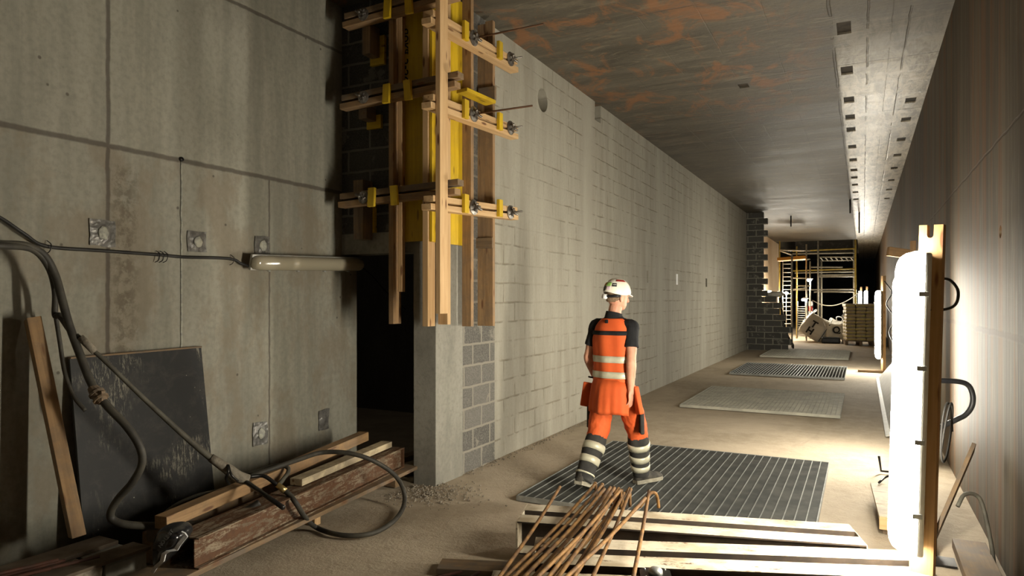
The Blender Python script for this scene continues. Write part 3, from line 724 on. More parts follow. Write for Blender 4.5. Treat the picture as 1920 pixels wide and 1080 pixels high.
tag(bar('plank', (P0.x+.02, P0.y-.6, .135), (P1.x+.03, P1.y+.10, .135), .30, .03, 'pine_dirty'), 'long dirty plank under the rusty steel beam', 'plank')
tag(tim('support_block', -3.56, -3.47, 3.68, 3.74, .0, .118, 'pine'), 'short pale timber block propping the plank', 'block')
tag(tim('support_block', -3.48, -3.38, 2.5, 2.57, .0, .118, 'pine_dirty'), 'dark timber block under the near end of the plank', 'block')
tag(tim('support_block', -3.70, -3.56, 4.74, 4.80, .0, .118, 'pine_dirty'), 'dark timber block under the far end of the plank', 'block')
a3 = Vector((P0.x, P0.y, .235)); b3 = Vector((P1.x, P1.y, .235)); mt_ = frame(b3-a3, (0, 0, 1), (a3+b3)/2); Lb = (b3-a3).length
rb = empty('rusty_steel_beam', (P0.x, P0.y, .15), 0, 'rusty painted steel channel beam lying on the plank by the left wall', 'steel beam')
bm = bmesh.new(); w, h, t_ = .20, .17, .008
for (y0, y1, z0, z1) in ((-w/2, w/2, h/2-t_, h/2), (-w/2, w/2, -h/2, -h/2+t_), (-w/2+.03, -w/2+.03+t_, -h/2, h/2), (w/2-t_, w/2, -h/2, h/2)): box_bm(bm, -Lb/2, Lb/2, y0, y1, z0, z1, .001)
o = finish('profile', bm, 'rustbeam'); o.matrix_basis = mt_; adopt(o, rb)
bm = bmesh.new(); box_bm(bm, Lb/2-.012, Lb/2-.003, -w/2, w/2, -h/2, h/2, .001); o = finish('end_plate', bm, 'rust'); o.matrix_basis = mt_; adopt(o, rb)
# timbers behind and on the beam
tag(bar('timber', (-3.66, 2.58, .245), (-4.07, 4.60, .255), .12, .09, 'pine_dirty'), 'thick brown timber lying along the wall behind the steel beam', 'timber')
tag(bar('timber', (-3.58, 2.56, .335), (-3.88, 4.72, .42), .09, .075, 'pine_old'), 'long brown timber on top of the pile nearest the left wall', 'timber')
tag(bar('timber', (-3.49, 3.52, .350), (-3.68, 4.78, .358), .10, .048, 'pine_pale'), 'pale battered plank lying on top of the rusty beam', 'plank')
tag(bar('timber', (-3.78, 2.7, .10), (-4.06, 4.5, .10), .28, .19, 'pine_dirty'), 'dark timber baulk at the bottom of the pile by the wall', 'timber')
tag(bar('timber', (-3.75, 5.1, .03), (-3.6, 7.2, .03), .14, .05, 'pine_dirty'), 'dark plank on the floor inside the doorway, left one', 'plank')
tag(bar('timber', (-3.95, 5.3, .08), (-3.75, 7.4, .08), .12, .05, 'pine_dirty'), 'dark plank on the floor inside the doorway, right one', 'plank')
tag(bar('leaning_bar', (-3.63, 5.6, .0), (-3.8, 5.9, 1.1), .03, .03, 'conc_dark'), 'dark bar leaning inside the doorway', 'bar')
# black plastic bag with silver band
bag = empty('plastic_bag', (-3.40, 2.42, .05), 0, 'crumpled black plastic bag with a zigzag silver band between pile and beam', 'bag')
ctr = at(322, 1022, d=3.62)
vx = Vector((_c, _s, 0)); vz = Vector((0, 0, 1)); vy = Vector((-_s, _c, 0))
out2 = [(286, 1008), (292, 996), (306, 988), (325, 985), (340, 987), (350, 993), (352, 1003), (345, 1016), (333, 1030), (322, 1044), (306, 1058), (292, 1069), (285, 1071), (284, 1050), (283, 1028)]
bm = bmesh.new(); rows = []
cc = Vector((sum(p[0] for p in out2)/len(out2), sum(p[1] for p in out2)/len(out2)))
front = [];
for ring, (s_, off) in enumerate(((1, 0), (.86, -.045), (.6, -.085), (.3, -.10))):
    row = []
    for (px, py) in out2:
        p = at(cc.x+(px-cc.x)*s_, cc.y+(py-cc.y)*s_, d=3.62+off); p += vy*.03*noise.noise(p*16)+vz*.01*noise.noise(p*25); row.append(bm.verts.new(p))
    rows.append(row)
back = [bm.verts.new(v.co+vy*.14) for v in rows[0]]
n = len(out2)
for i in range(3):
    for k in range(n): bm.faces.new((rows[i][k], rows[i][(k+1) % n], rows[i+1][(k+1) % n], rows[i+1][k]))
bm.faces.new(rows[3]); bm.faces.new(back[::-1])
for k in range(n): bm.faces.new((rows[0][k], back[k], back[(k+1) % n], rows[0][(k+1) % n]))
o = finish('bag_body', bm, 'binbag', bag, True); sb = o.modifiers.new('s', 'SUBSURF'); sb.levels = sb.render_levels = 2
zz = [(345, 997, 3.545), (350, 1004, 3.545), (337, 1020, 3.54), (331, 1030, 3.54), (316, 1033, 3.53), (309, 1037, 3.53), (306, 1050, 3.54), (293, 1062, 3.56), (288, 1070, 3.575)]
bm = bmesh.new(); prev = None
for (px, py, d_) in zz:
    a = bm.verts.new(at(px-3.2, py-1.5, d=d_)); b = bm.verts.new(at(px+3.2, py+1.5, d=d_))
    if prev: bm.faces.new((prev[0], prev[1], b, a))
    prev = (a, b)
o = finish('silver_band', bm, 'silver', bag); sd = o.modifiers.new('t', 'SOLIDIFY'); sd.thickness = .012
X_ = (vx*.62+vz*.78); Y_ = (vz*.62-vx*.78); mt = Matrix((X_, Y_, -vy)).transposed().to_4x4(); mt.translation = at(311, 1010, d=3.50)
text_mesh('lettering', 'NO LIMIT', .026, 'printgrey', mt, bag, .0005)

# hoses
def hose(name, pts, r, m, label, seg=10, cat='hose', sm=6):
    P = [at(px, py, d=d) for (px, py, d) in pts]; P = [Vector((p.x, p.y, max(p.z, .03))) for p in P]
    return tag(tube(name, P, r, m, None, seg, sm), label, cat)
h1 = hose('rubber_hose', [(-70, 452, 3.5), (0, 458, 3.6), (50, 461, 3.75), (82, 478, 3.85), (103, 515, 3.9), (116, 560, 3.9), (130, 610, 3.9), (150, 665, 3.88), (172, 720, 3.86), (200, 760, 3.84), (238, 800, 3.84), (262, 838, 3.85), (266, 870, 3.86), (248, 905, 3.86), (222, 935, 3.87), (208, 960, 3.87), (212, 975, 3.88), (240, 984, 3.9), (300, 986, 3.98), (360, 984, 4.1), (420, 975, 4.2), (465, 955, 4.26), (486, 942, 4.3)],
     .022, 'rubber', 'thick dusty rubber hose hanging in front of the black board')
p = at(184, 741, d=3.85); q = at(196, 757, d=3.84); dr = (q-p).normalized(); bm = bmesh.new()
tube_bm(bm, [p-dr*.06, p-dr*.03, p, p+dr*.02, p+dr*.05], [.026, .034, .036, .034, .026], 12)
for s_ in (-.02, .02): tube_bm(bm, [p+dr*s_, p+dr*(s_+.012)], [.043, .043], 12)
for s_ in (-.02, .02): box_bm(bm, p.x-.01, p.x+.05, p.y-.012, p.y+.012, p.z+s_-.008, p.z+s_+.008, .003)
finish('hose_coupling', bm, 'pine_dirty', h1)
hose('rubber_hose', [(-70, 458, 3.4), (0, 461, 3.55), (60, 468, 3.78), (90, 500, 3.88), (103, 545, 3.95), (103, 590, 3.97), (112, 592, 3.95), (128, 615, 3.92), (140, 632, 3.9)], .017, 'rubber', 'second thinner hose looping down beside the thick hose')
hose('wall_cable', [(104, 590, 3.99), (112, 640, 4.0), (122, 700, 4.02), (140, 745, 4.02), (160, 770, 4.02)], .012, 'rubber', 'short hose end hanging behind the thick hose')
pole = empty('vibrator_lance', at(430, 885, d=4.45), 0, 'long lance with wrapped grip slanting down to the rusty beam', 'lance')
P = [at(*q) if False else at(q[0], q[1], d=q[2]) for q in ((143, 628, 3.9), (200, 680, 3.95), (260, 738, 4.05), (330, 803, 4.2), (378, 845, 4.3), (418, 876, 4.38))]
tube('flexible_shaft', P, [.013, .013, .014, .017, .02, .024], 'rubber2', pole, 10, 5)
P = [at(q[0], q[1], d=q[2]) for q in ((150, 632, 3.9), (178, 660, 3.93))]; tube('wrapping', P, .02, 'tapewrap', pole, 10, 0)
P = [at(q[0], q[1], d=q[2]) for q in ((395, 858, 4.33), (425, 878, 4.38), (445, 893, 4.42), (466, 900, 4.45))]; tube('grip', P, [.026, .034, .038, .034], 'tapewrap', pole, 12, 4)
P = [at(q[0], q[1], d=q[2]) for q in ((462, 904, 4.42), (498, 929, 4.28), (531, 952, 4.13))]; tube('steel_tube', P, .015, 'blacksteel', pole, 12)
P = [at(q[0], q[1], d=q[2]) for q in ((466, 894, 4.45), (488, 892, 4.5), (500, 895, 4.5), (522, 911, 4.5))]; tube('bent_tube', P, .013, 'blacksteel', pole, 12, 4)
P = [at(q[0], q[1], d=q[2]) for q in ((520, 909, 4.5), (527, 914, 4.5), (529, 916, 4.5), (535, 921, 4.5))]; tube('brass_coupling', P, [.019, .019, .021, .021], 'brass', pole, 12)
bm = bmesh.new(); tube_bm(bm, [at(427, 872, d=4.36), at(428, 885, d=4.33), at(424, 898, d=4.35), at(430, 908, d=4.38)], .009, 8, 4); tube_bm(bm, [at(428, 872, d=4.36), at(434, 890, d=4.33), at(446, 902, d=4.36)], .008, 8, 4)
finish('rope_lashing', bm, 'blacksteel', pole, True)
hose('air_hose', [(534, 920, 4.5), (545, 930, 4.48), (556, 945, 4.45), (572, 970, 4.55), (592, 992, 4.75), (625, 1003, 4.62), (665, 1006, 4.58), (705, 1000, 4.65), (740, 978, 4.9), (757, 948, 5.2), (757, 920, 5.3), (742, 893, 5.22), (715, 872, 5.16), (680, 856, 5.1), (640, 848, 5.1), (600, 849, 5.1), (565, 860, 4.95), (530, 872, 4.8), (495, 884, 4.7), (470, 893, 4.65)],
     .017, 'rubber', 'grey air hose making a wide loop over the beam and floor')
hose('air_hose', [(440, 896, 4.75), (480, 884, 4.8), (515, 873, 4.85), (538, 876, 4.85), (540, 886, 4.82), (530, 900, 4.75), (518, 915, 4.68)], .015, 'rubber2', 'small kinked hose loop just behind the lance grip')
hose('air_hose', [(296, 975, 4.15), (330, 948, 4.3), (370, 930, 4.4), (410, 921, 4.5), (440, 912, 4.6), (462, 905, 4.7)], .016, 'rubber2', 'grey hose lying along the wall behind the brown timber')
# loose grit near the pier foot
bm = bmesh.new()
for i in range(900):
    if i < 620: x = random.gauss(-3.25, .22); y = random.gauss(4.75, .17)
    else: x = XB+.03+abs(random.gauss(0, .05)); y = random.uniform(5.4, 9)
    if -3.53 < x < -3.27 and y > 4.93: continue
    if x < XB+.02 and y > 4.95: continue
    if x < -3.5: continue
    r_ = random.uniform(.003, .011); bmesh.ops.create_icosphere(bm, subdivisions=1, radius=r_, matrix=Matrix.Translation((x, y, r_*.5))@Matrix.Diagonal((1, random.uniform(.6, 1.3), .7, 1)))
o = finish('loose_grit', bm, 'gravel'); tag(o, 'loose grit scattered around the foot of the concrete pier', 'grit', kind='stuff')

# ================================================================== FLOOR GRATINGS
def grating(x0, x1, y0, y1, label, bars, cross, mb, mc, light_every=1):
    root = empty('floor_grating', ((x0+x1)/2, (y0+y1)/2, 0), 0, label, 'grating'); z1, z0 = .045, .004
    bm = bmesh.new()
    for (a, b, c_, d_) in ((x0, x1, y0, y0+.008), (x0, x1, y1-.008, y1), (x0, x0+.008, y0, y1), (x1-.008, x1, y0, y1)): box_bm(bm, a, b, c_, d_, z0, z1)
    finish('frame', bm, mb, root)
    bm = bmesh.new(); n = int((x1-x0)/bars)
    for i in range(1, n): x = x0+(x1-x0)*i/n; box_bm(bm, x-.0035, x+.0035, y0+.006, y1-.006, z0, z1-.001)
    finish('bearing_bars', bm, mb, root)
    bm = bmesh.new(); n = int((y1-y0)/cross)
    for i in range(1, n): y = y0+(y1-y0)*i/n; box_bm(bm, x0+.006, x1-.006, y-.0022, y+.0022, z0+.008, z1-.005)
    finish('cross_bars', bm, mc, root)
grating(-2.47, -.285, 4.88, 7.25, 'nearest large steel grating under the worker', .0735, .011, 'steel', 'steel_dark')
grating(-2.43, -.27, 10.2, 12.64, 'second grating from the camera, caked with dust', .06, .009, 'steel_dusty', 'steel_dusty')
grating(-2.54, -.32, 15.1, 17.7, 'third grating from the camera with dark wide slots', .06, .2, 'steel', 'steel_dark')
grating(-2.55, -.33, 20.0, 23.2, 'farthest grating beside the toothed block wall', .07, .02, 'steel_dusty', 'steel_dusty')

# ================================================================== CENTRE FOREGROUND: beige steel walers
u1 = Vector((.965, .263)).normalized(); n1 = Vector((-u1.y, u1.x))
c1 = Vector((-1.987, 4.10))-n1*.18; L1 = 1.98
channel_pair('steel_waler', c1, c1+u1*L1, .25, .20, .37, .09, 'cream', 'beige steel double channel waler farthest from the camera in the centre stack', 'cream')
u2 = Vector((math.cos(R(20.2)), math.sin(R(20.2)))); n2 = Vector((-u2.y, u2.x))
A2 = at(1100, 1022, z=.25); A2 = Vector((A2.x, A2.y))
R2 = at(1722, 1052, z=.25); R2 = Vector((R2.x, R2.y))
channel_pair('steel_waler', A2+u2*-.28-n2*.10, R2-n2*.04, .25, .20, .39, .085, 'cream', 'beige steel double channel waler ending beside the lamp post', 'cream')
channel_pair('steel_waler', A2+u2*-.45-n2*.60, R2-n2*.52+u2*.15, .25, .20, .38, .09, 'cream', 'beige steel double channel waler nearest the camera', 'cream')
for k, (t_, lb) in enumerate(((.12, 'dark squared timber under the left ends of the steel walers'), (1.45, 'dark squared timber under the right ends of the steel walers'))):
    p = c1+u2*t_+n1*.10; q = p-n2*1.45
    tag(bar('bearer_timber', (p.x, p.y, .024), (q.x, q.y, .024), .10, .046, 'pine_dirty'), lb, 'timber')
tag(bar('plank', (-2.25, 3.43, .022), (-.7, 4.0, .022), .16, .035, 'pine_dirty'), 'dirty plank on the floor sticking out left of the steel walers', 'plank')
# plate with dome on the nearest waler
pp = at(1229, 1076, z=.262)
pr = empty('anchor_plate', (pp.x, pp.y, .252), R(20), 'dark eight sided anchor plate lying on the beige waler at the bottom edge', 'plate')
bm = bmesh.new(); a_ = .075; k_ = .03; pts = [(-a_, -a_+k_), (-a_+k_, -a_), (a_-k_, -a_), (a_, -a_+k_), (a_, a_-k_), (a_-k_, a_), (-a_+k_, a_), (-a_, a_-k_)]
A = [bm.verts.new((x, y, 0)) for x, y in pts]; B = [bm.verts.new((x, y, .012)) for x, y in pts]; bm.faces.new(A); bm.faces.new(B)
for i in range(8): bm.faces.new((A[i], A[(i+1) % 8], B[(i+1) % 8], B[i]))
o = finish('plate', bm, 'blacksteel'); o.parent = pr
for (x, y) in ((-.05, .05), (.05, .05), (.05, -.05), (-.05, -.05)):
    bm = bmesh.new(); bmesh.ops.create_uvsphere(bm, u_segments=8, v_segments=6, radius=.006, matrix=Matrix.Translation((x, y, .013))); o = finish('rivet', bm, 'steel', None, True); o.parent = pr
bm = bmesh.new(); tube_bm(bm, [(0, 0, .01), (0, 0, .03), (0, 0, .04), (0, 0, .044)], [.036, .034, .024, .008], 18); o = finish('dome', bm, 'steel', None, True); o.parent = pr

# rebar bundle on the walers
bars = [((1050, 913), (925, 1098), .30, 0, 'lone straight bar at the left of the bundle'),
        ((1112, 912), (950, 1080), .30, 1, None), ((1125, 914), (965, 1080), .31, 1, None), ((1133, 917), (985, 1080), .33, 0, None), ((1140, 920), (1003, 1080), .30, 1, None),
        ((1152, 915), (1030, 1080), .345, 0, None), ((1146, 920), (975, 1080), .285, 1, None), ((1160, 916), (1048, 1080), .33, 0, None), ((1158, 925), (1010, 1080), .36, 1, None),
        ((1163, 925), (1070, 1080), .30, 1, None), ((1170, 925), (1078, 1080), .315, 0, None), ((1183, 917), (1112, 1080), .32, 0, 'straight bar right of the middle of the bundle'),
        ((1176, 922), (1040, 1080), .30, 1, None), ((1210, 934), (1062, 1082), .365, 0, 'bar crossing over the others at a flatter angle'), ((1217, 921), (1187, 1085), .34, 0, 'steepest bar at the right end of the bundle')]
for k, (a, b, z, hook, lb) in enumerate(bars):
    p = at(*a, z=z+.06); q = at(*b, z=z); dr = (p-q).normalized(); tail = q-dr*.55
    tail = Vector((tail.x, tail.y, max(.27, tail.z+.0)))
    pts = [tail, q, (p+q)/2+Vector((0, 0, -.015)), p]
    if hook: pts += [p+dr*.04+Vector((.0, .0, .006)), p+dr*.065+Vector((.0, .0, -.02)), p+dr*.07+Vector((0, 0, -.12))]
    o = tube('rebar', pts, .0105, 'rebar', None, 8, 3)
    tag(o, ('rusty '+lb+' on the beige walers') if lb else 'rusty bar packed into the rebar bundle on the beige walers', 'rebar', None if lb else 'rusty bars in the bundle')
hk = at(1224, 925, z=.40); o = tube('rebar', [at(1200, 950, z=.36), at(1214, 932, z=.385), at(1221, 924, z=.40), at(1229, 925, z=.395), at(1233, 935, z=.35), at(1235, 952, z=.29)], .0105, 'rebar', None, 8, 4)
tag(o, 'rusty hooked bar end curling down at the right of the bundle', 'rebar')
for k, (a, b) in enumerate((((838, 1078), (866, 1072)), ((880, 1084), (904, 1070)))):
    p, q = at(*a, z=.03), at(*b, z=.03); tag(tube('rebar', [p-(q-p)*3, q], .009, 'rebar_dark', None, 8), ('left', 'right')[k]+' one of two dark bar ends on the floor at the bottom edge', 'rebar')

# ================================================================== RIGHT SIDE: lamps on posts
def lamp_post(base, yaw, lean, zt, pw, pt, notch, label, m='lampwood', foot=None):
    root = empty('lamp_post', base, 0, label, 'lamp post')
    mt_ = Matrix.Translation(base)@Matrix.Rotation(R(yaw), 4, 'Z')@Matrix.Rotation(R(lean), 4, 'Y')
    # local: Z up the post, broad face towards -Y; grain material uses local X, so build along X and turn
    bm = bmesh.new(); w = pw/2
    pts = [(0, -w), (zt, -w)]
    if notch:
        r_ = pw*.14; cy_ = w*.05
        pts += [(zt, cy_-r_), (zt-.05, cy_-r_)]+[(zt-.05-r_*math.sin(math.pi*i/6), cy_-r_*math.cos(math.pi*i/6)) for i in range(1, 6)]+[(zt-.05, cy_+r_), (zt, cy_+r_)]
    pts += [(zt, w), (0, w)]
    A = [bm.verts.new((x, -pt/2, y)) for x, y in pts]; B = [bm.verts.new((x, pt/2, y)) for x, y in pts]; n = len(pts)
    bm.faces.new(A); bm.faces.new(B[::-1])
    for i in range(n): bm.faces.new((A[i], B[i], B[(i+1) % n], A[(i+1) % n]))
    o = finish('upright', bm, m); o.matrix_basis = mt_@Matrix.Rotation(R(-90), 4, 'Y')@Matrix.Diagonal((1, 1, 1, 1)); adopt(o, root)
    return root, mt_
def post_lamp(mt_, zc, L, w, d, off, glow, label, group=None):
    P = mt_@Vector((off[0], off[1], zc)); X = (mt_.to_3x3()@Vector((0, 0, 1))); Z = mt_.to_3x3()@Vector((off[2], -1, 0))
    return luminaire('work_lamp', frame(X, Z, P), L, w, d, glow, label, 'lamp', 2, group)
post1, m1 = lamp_post((.258, 3.98, 0), -18, 1.5, 1.985, .105, .05, True, 'timber lamp post with notched top at the right edge beside the nearest lamp')
post_lamp(m1, 1.11, 1.48, .15, .115, (-.012, -.112, -2.4), 'glow', 'nearest glaring tubular work lamp at the right edge')
bm = bmesh.new(); q = m1@Vector((-.012, -.027, .62)); box_bm(bm, q.x-.012, q.x+.012, q.y-.006, q.y+.004, q.z-.028, q.z+.028, .003); finish('metal_clip', bm, 'steel', post1)
ck = [m1@Vector(v) for v in ((.02, .03, 1.72), (.07, .04, 1.715), (.105, .05, 1.665), (.10, .05, 1.60), (.06, .04, 1.57), (.0, -.028, 1.565), (-.03, -.035, 1.57))]
tag(tube('lamp_lead', ck, .007, 'cable', None, 8, 5), 'grey cable loop sticking out behind the nearest lamp post', 'cable')
post2, m2 = lamp_post((.42, 7.85, 0), -70, 0, 2.02, .09, .05, False, 'timber post carrying the second work lamp', 'pine_old')
post_lamp(m2, 1.10, 1.5, .14, .085, (0, -.075, 0), 'glow', 'second work lamp just behind the nearest one')
adopt(bar('cross_piece', (.40, 7.80, 2.06), (.22, 7.72, 2.09), .05, .09, 'pine_old'), post2)
adopt(bar('top_block', (.44, 7.80, 2.03), (.44, 7.80, 2.19), .05, .06, 'pine_old', None, (0, 1, 0)), post2)
post3, m3 = lamp_post((.40, 17.0, 0), -70, 0, 2.12, .10, .06, False, 'timber post carrying the third work lamp', 'pine')
post_lamp(m3, 1.05, 1.5, .14, .085, (0, -.085, 0), 'glow', 'third work lamp in front of the pallet of sacks')
adopt(tim('foot', -.1, .45, 16.9, 17.02, .002, .05, 'pine_dirty'), post3)
for k, (x, y, lb) in enumerate(((-.13, 38, 'left one of the two small lamps glowing above the pallet of sacks'), (.12, 37, 'right one of the two small lamps glowing above the pallet of sacks'))):
    pk, mk = lamp_post((x+.06, y+.05, 0), -20, 0, 2.2, .09, .05, False, lb.replace('lamps glowing', 'lamp posts standing').replace('lamp posts standing', 'lamp posts standing'), 'pine_old')
    pk['label'] = ('left', 'right')[k]+' one of the two distant lamp posts beyond the pallet of sacks'
    post_lamp(mk, 1.35, 1.3, .16, .09, (-.02, -.08, 0), 'glowmid', lb)
# black handle of a hand truck with rails
ht = empty('hand_truck', (.5, 4.4, 0), 0, 'hand truck with a black loop handle behind the nearest lamp post', 'hand truck')
ph = lambda px, py: at(px, py, d=4.25)
tube('handle', [ph(1740, 713), ph(1772, 714), ph(1800, 716), ph(1816, 723), ph(1824, 742), ph(1822, 762), ph(1811, 777), ph(1795, 786), ph(1765, 800), ph(1740, 812)], .016, 'black', ht, 12, 4)
for px in (1744, 1752): tube('rail', [ph(px, 700), Vector((ph(px, 700).x, ph(px, 700).y, .02))], .014, 'blacksteel', ht, 10)
bp = ph(1748, 1000); box('toe_plate', bp.x-.12, bp.x+.12, bp.y-.12, bp.y+.04, .004, .012, 'blacksteel', ht)
tube('strap', [Vector((.40+.03*math.cos(a*.9), 4.33+.05*math.cos(a), .90+.16*math.sin(a))) for a in [i*math.pi/6 for i in range(20)]], .006, 'cable', ht, 6, 2)
tag(bar('leaning_board', (.36, 5.0, .02), (.66, 5.5, .62), .12, .025, 'pine_dirty', None, (1, 0, 0)), 'pale board end leaning low against the right wall', 'board')
tag(tube('bent_pipe', [(.52, 5.0, .34), (.56, 5.06, .40), (.62, 5.1, .40), (.66, 5.1, .34), (.69, 5.0, .14), (.70, 4.95, .01)], .012, 'rubber2', None, 10, 4), 'bent grey pipe standing by the right wall', 'pipe')
tag(bar('plank', (.60, 4.2, .05), (.60, 5.2, .05), .18, .06, 'pine_dirty'), 'dark plank on the floor along the right wall', 'plank')
# long light trough along the right wall
bm = bmesh.new(); pr_ = [(.24, .004), (.30, .02), (.52, .30), (.60, .52), (.585, .53), (.50, .315), (.285, .035), (.235, .02)]
for (ya, yb) in ((9.1, 15.6),):
    A = [bm.verts.new((x, ya+(.5*(.52-z) if z > .1 else .0), z)) for x, z in pr_]; B = [bm.verts.new((x, yb, z)) for x, z in pr_]
    n = len(pr_); bm.faces.new(A); bm.faces.new(B[::-1])
    for i in range(n): bm.faces.new((A[i], B[i], B[(i+1) % n], A[(i+1) % n]))
tag(finish('metal_trough', bm, 'greyplastic'), 'long pale bent metal trough lying against the right wall', 'trough')
pl = empty('wooden_crate_lid', (.25, 5.8, 0), 0, 'pale board lid with a yellow front edge on the floor behind the nearest lamp', 'board')
bm = bmesh.new(); A = [(.055, 6.28), (.10, 5.33), (.42, 5.33), (.42, 6.28)]
for z in (.10, .125): pass
va = [bm.verts.new((x, y, .10)) for x, y in A]; vb = [bm.verts.new((x, y, .125)) for x, y in A]; bm.faces.new(va); bm.faces.new(vb)
for i in range(4): bm.faces.new((va[i], va[(i+1) % 4], vb[(i+1) % 4], vb[i]))
finish('board', bm, 'pine_pale', pl); tim('yellow_edge', .10, .42, 5.31, 5.34, .04, .127, 'pine', pl); tim('batten', .12, .18, 5.36, 6.2, .0, .098, 'pine_dirty', pl); tim('batten', .34, .40, 5.36, 6.2, .0, .098, 'pine_dirty', pl)
tag(tube('metal_bracket', [at(1648, 855, z=.16), at(1652, 883, z=.02), at(1690, 887, z=.02)], .011, 'blacksteel', None, 6), 'thin black bracket on the floor left of the lamp', 'bracket')
tag(tube('bent_wire', [at(1648, 905, z=.14), at(1662, 894, z=.16), at(1685, 888, z=.2)], .009, 'blacksteel', None, 6, 3), 'short dark bent wire resting on the pale board lid', 'wire')
tag(tube('lamp_lead', [(.42, 16.9, 2.0), (.55, 16.7, 1.75), (.45, 16.7, 1.5), (.6, 16.6, 1.2), (.5, 16.6, .9), (.6, 16.4, .6), (.62, 16.2, .1)], .012, 'cable', None, 6, 6), 'cables hanging in loops beside the third lamp post', 'cable')

# rods hanging from the ceiling
for k, (px, y0_, y1_, lb) in enumerate(((1483, 405, 425, 'short black rod hanging from the ceiling above the toothed blocks'), (1594, 374, 400, 'nearer of two black rods hanging from the pale ceiling strip'), (1611, 398, 437, 'farther of two black rods hanging from the pale ceiling strip'))):
    d_ = (H-CAM_Z)*1280/(560-y0_); p = at(px, y0_, d=d_); L_ = (y1_-y0_)/1280*d_
    tag(tube('hanging_rod', [p+Vector((0, 0, .02)), p-Vector((0, 0, L_))], .022, 'blacksteel', None, 8), lb, 'rod')

# ================================================================== FAR END
# pallet stack of sacks
ps = Vector((-.13, 23.35)); ang = R(8)
PY = 27.1
pal = empty('pallet', (-.13, PY, 0), ang, 'wooden pallet under the stacked paper sacks', 'pallet')
for i in range(5): o = tim('deck_board', -.5, .5, -.45+i*.2, -.35+i*.2, .12, .145, 'pine_dirty'); o.parent = pal
for x in (-.45, 0, .40):
    o = tim('bearer', x-.04, x+.06, -.45, .45, .0, .119, 'pine_dirty'); o.parent = pal
def sack_bm():
    bm = bmesh.new(); box_bm(bm, -.23, .23, -.15, .15, -.058, .058, .03); bmesh.ops.subdivide_edges(bm, edges=bm.edges[:], cuts=1, use_grid_fill=True)
    for v in bm.verts: v.co += Vector((.6, .6, .5))*.02*noise.noise(v.co*8)
    return bm
first = None
for lv in range(11):
    for i in range(3):
        for j in range(2):
            e = random.uniform(-.012, .012); loc = Vector((-.31+i*.315+e, -.22+j*.46, .205+lv*.118))
            if lv % 2: loc.x += 0
            mt_ = Matrix.Translation((-.13, PY, 0))@Matrix.Rotation(ang, 4, 'Z')@Matrix.Translation(loc)@Matrix.Rotation(R(90+random.uniform(-3, 3)), 4, 'Z')
            if first is None:
                first = finish('cement_sack', sack_bm(), 'sack', None, True); o = first
                bm = bmesh.new(); box_bm(bm, -.236, -.10, -.153, .153, -.035, .02, .012); bd_ = finish('printed_band', bm, 'sackend', None, True); bd_.parent = first
            else:
                o = first.copy(); C.objects.link(o); d_ = bd_.copy(); C.objects.link(d_); d_.parent = o
            o.matrix_basis = mt_; tag(o, 'paper cement sack in the neat tall stack on the pallet', 'sack', 'cement sacks stacked on the pallet')
tag(tube('plastic_strip', [(.36, PY-.4, 1.5), (.40, PY-.45, 1.35), (.37, PY-.44, 1.0), (.38, PY-.45, .55), (.36, PY-.45, .15)], [.03, .05, .035, .03, .03], 'white', None, 6, 5), 'torn white plastic strip hanging down the right side of the sack stack', 'plastic')
tag(tube('plastic_strip', [(-.56, PY-.45, 1.15), (-.63, PY-.5, 1.0), (-.60, PY-.5, .92), (-.66, PY-.5, .82)], [.02, .03, .02, .015], 'white', None, 6, 4), 'small torn white plastic rag on the left side of the sack stack', 'plastic')
tag(box('crate', .42, .72, 26.2, 27.2, .0, .30, 'greycloth', bev=.02), 'low dark crate between the sack pallet and the right wall', 'crate')
# bulk bags
def bulk_bag(loc, size, tilt, yaw, label, texts, crump=.05, seed=0):
    root = empty('bulk_bag', loc, 0, label, 'bag')
    bm = bmesh.new(); box_bm(bm, -size[0]/2, size[0]/2, -size[1]/2, size[1]/2, 0, size[2], .08); bmesh.ops.subdivide_edges(bm, edges=bm.edges[:], cuts=3, use_grid_fill=True)
    for v in bm.verts:
        f = v.co.z/size[2]; v.co += Vector((1, 1, 1))*crump*noise.noise(v.co*3+Vector((seed, 0, 0)))*(.4+1.2*f)
        v.co.x *= 1.06-.16*abs(f-.35); v.co.y *= 1.06-.16*abs(f-.35)
    o = finish('sack_body', bm, 'bagwhite', None, True)
    mt_ = Matrix.Translation(loc)@Matrix.Rotation(yaw, 4, 'Z')@Matrix.Rotation(tilt, 4, 'Y'); o.matrix_basis = mt_; adopt(o, root)
    bm = bmesh.new()
    for sx in (-1, 1):
        x = sx*size[0]*.4; tube_bm(bm, [(x, -size[1]*.4, size[2]*.94), (x, -size[1]*.3, size[2]+.14), (x*.8, .0, size[2]+.16), (x, size[1]*.3, size[2]*.95)], .018, 6, 4)
    o = finish('lifting_loop', bm, 'white', None, True); o.matrix_basis = mt_; adopt(o, root)
    bm = bmesh.new(); box_bm(bm, size[0]*.40, size[0]*.43, -size[1]/2*1.07-.02, -size[1]/2*1.0, .05, size[2]*.95, .002); o = finish('seam', bm, 'black'); o.matrix_basis = mt_; adopt(o, root)
    for (tx, x, z, s_) in texts:
        tm = mt_@Matrix.Translation((x, -size[1]/2*1.07-.03, z))@Matrix.Rotation(R(90), 4, 'X')@Matrix.Rotation(R(0), 4, 'Z')
        text_mesh('lettering', tx, s_, 'ink', tm, root, .012, .004)
    return root
bulk_bag((-1.85, 28.3, .17), (.86, .80, .85), R(32), R(6), 'tilted white bulk bag with large black letters on its side', (('T', -.1, .50, .34), ('H', -.1, .22, .34)), .05, 1)
bulk_bag((-.92, 28.4, .10), (.85, .80, .62), R(-16), R(25), 'slumped white bulk bag with crumpled silver top', (('Q', -.05, .38, .34),), .12, 4)
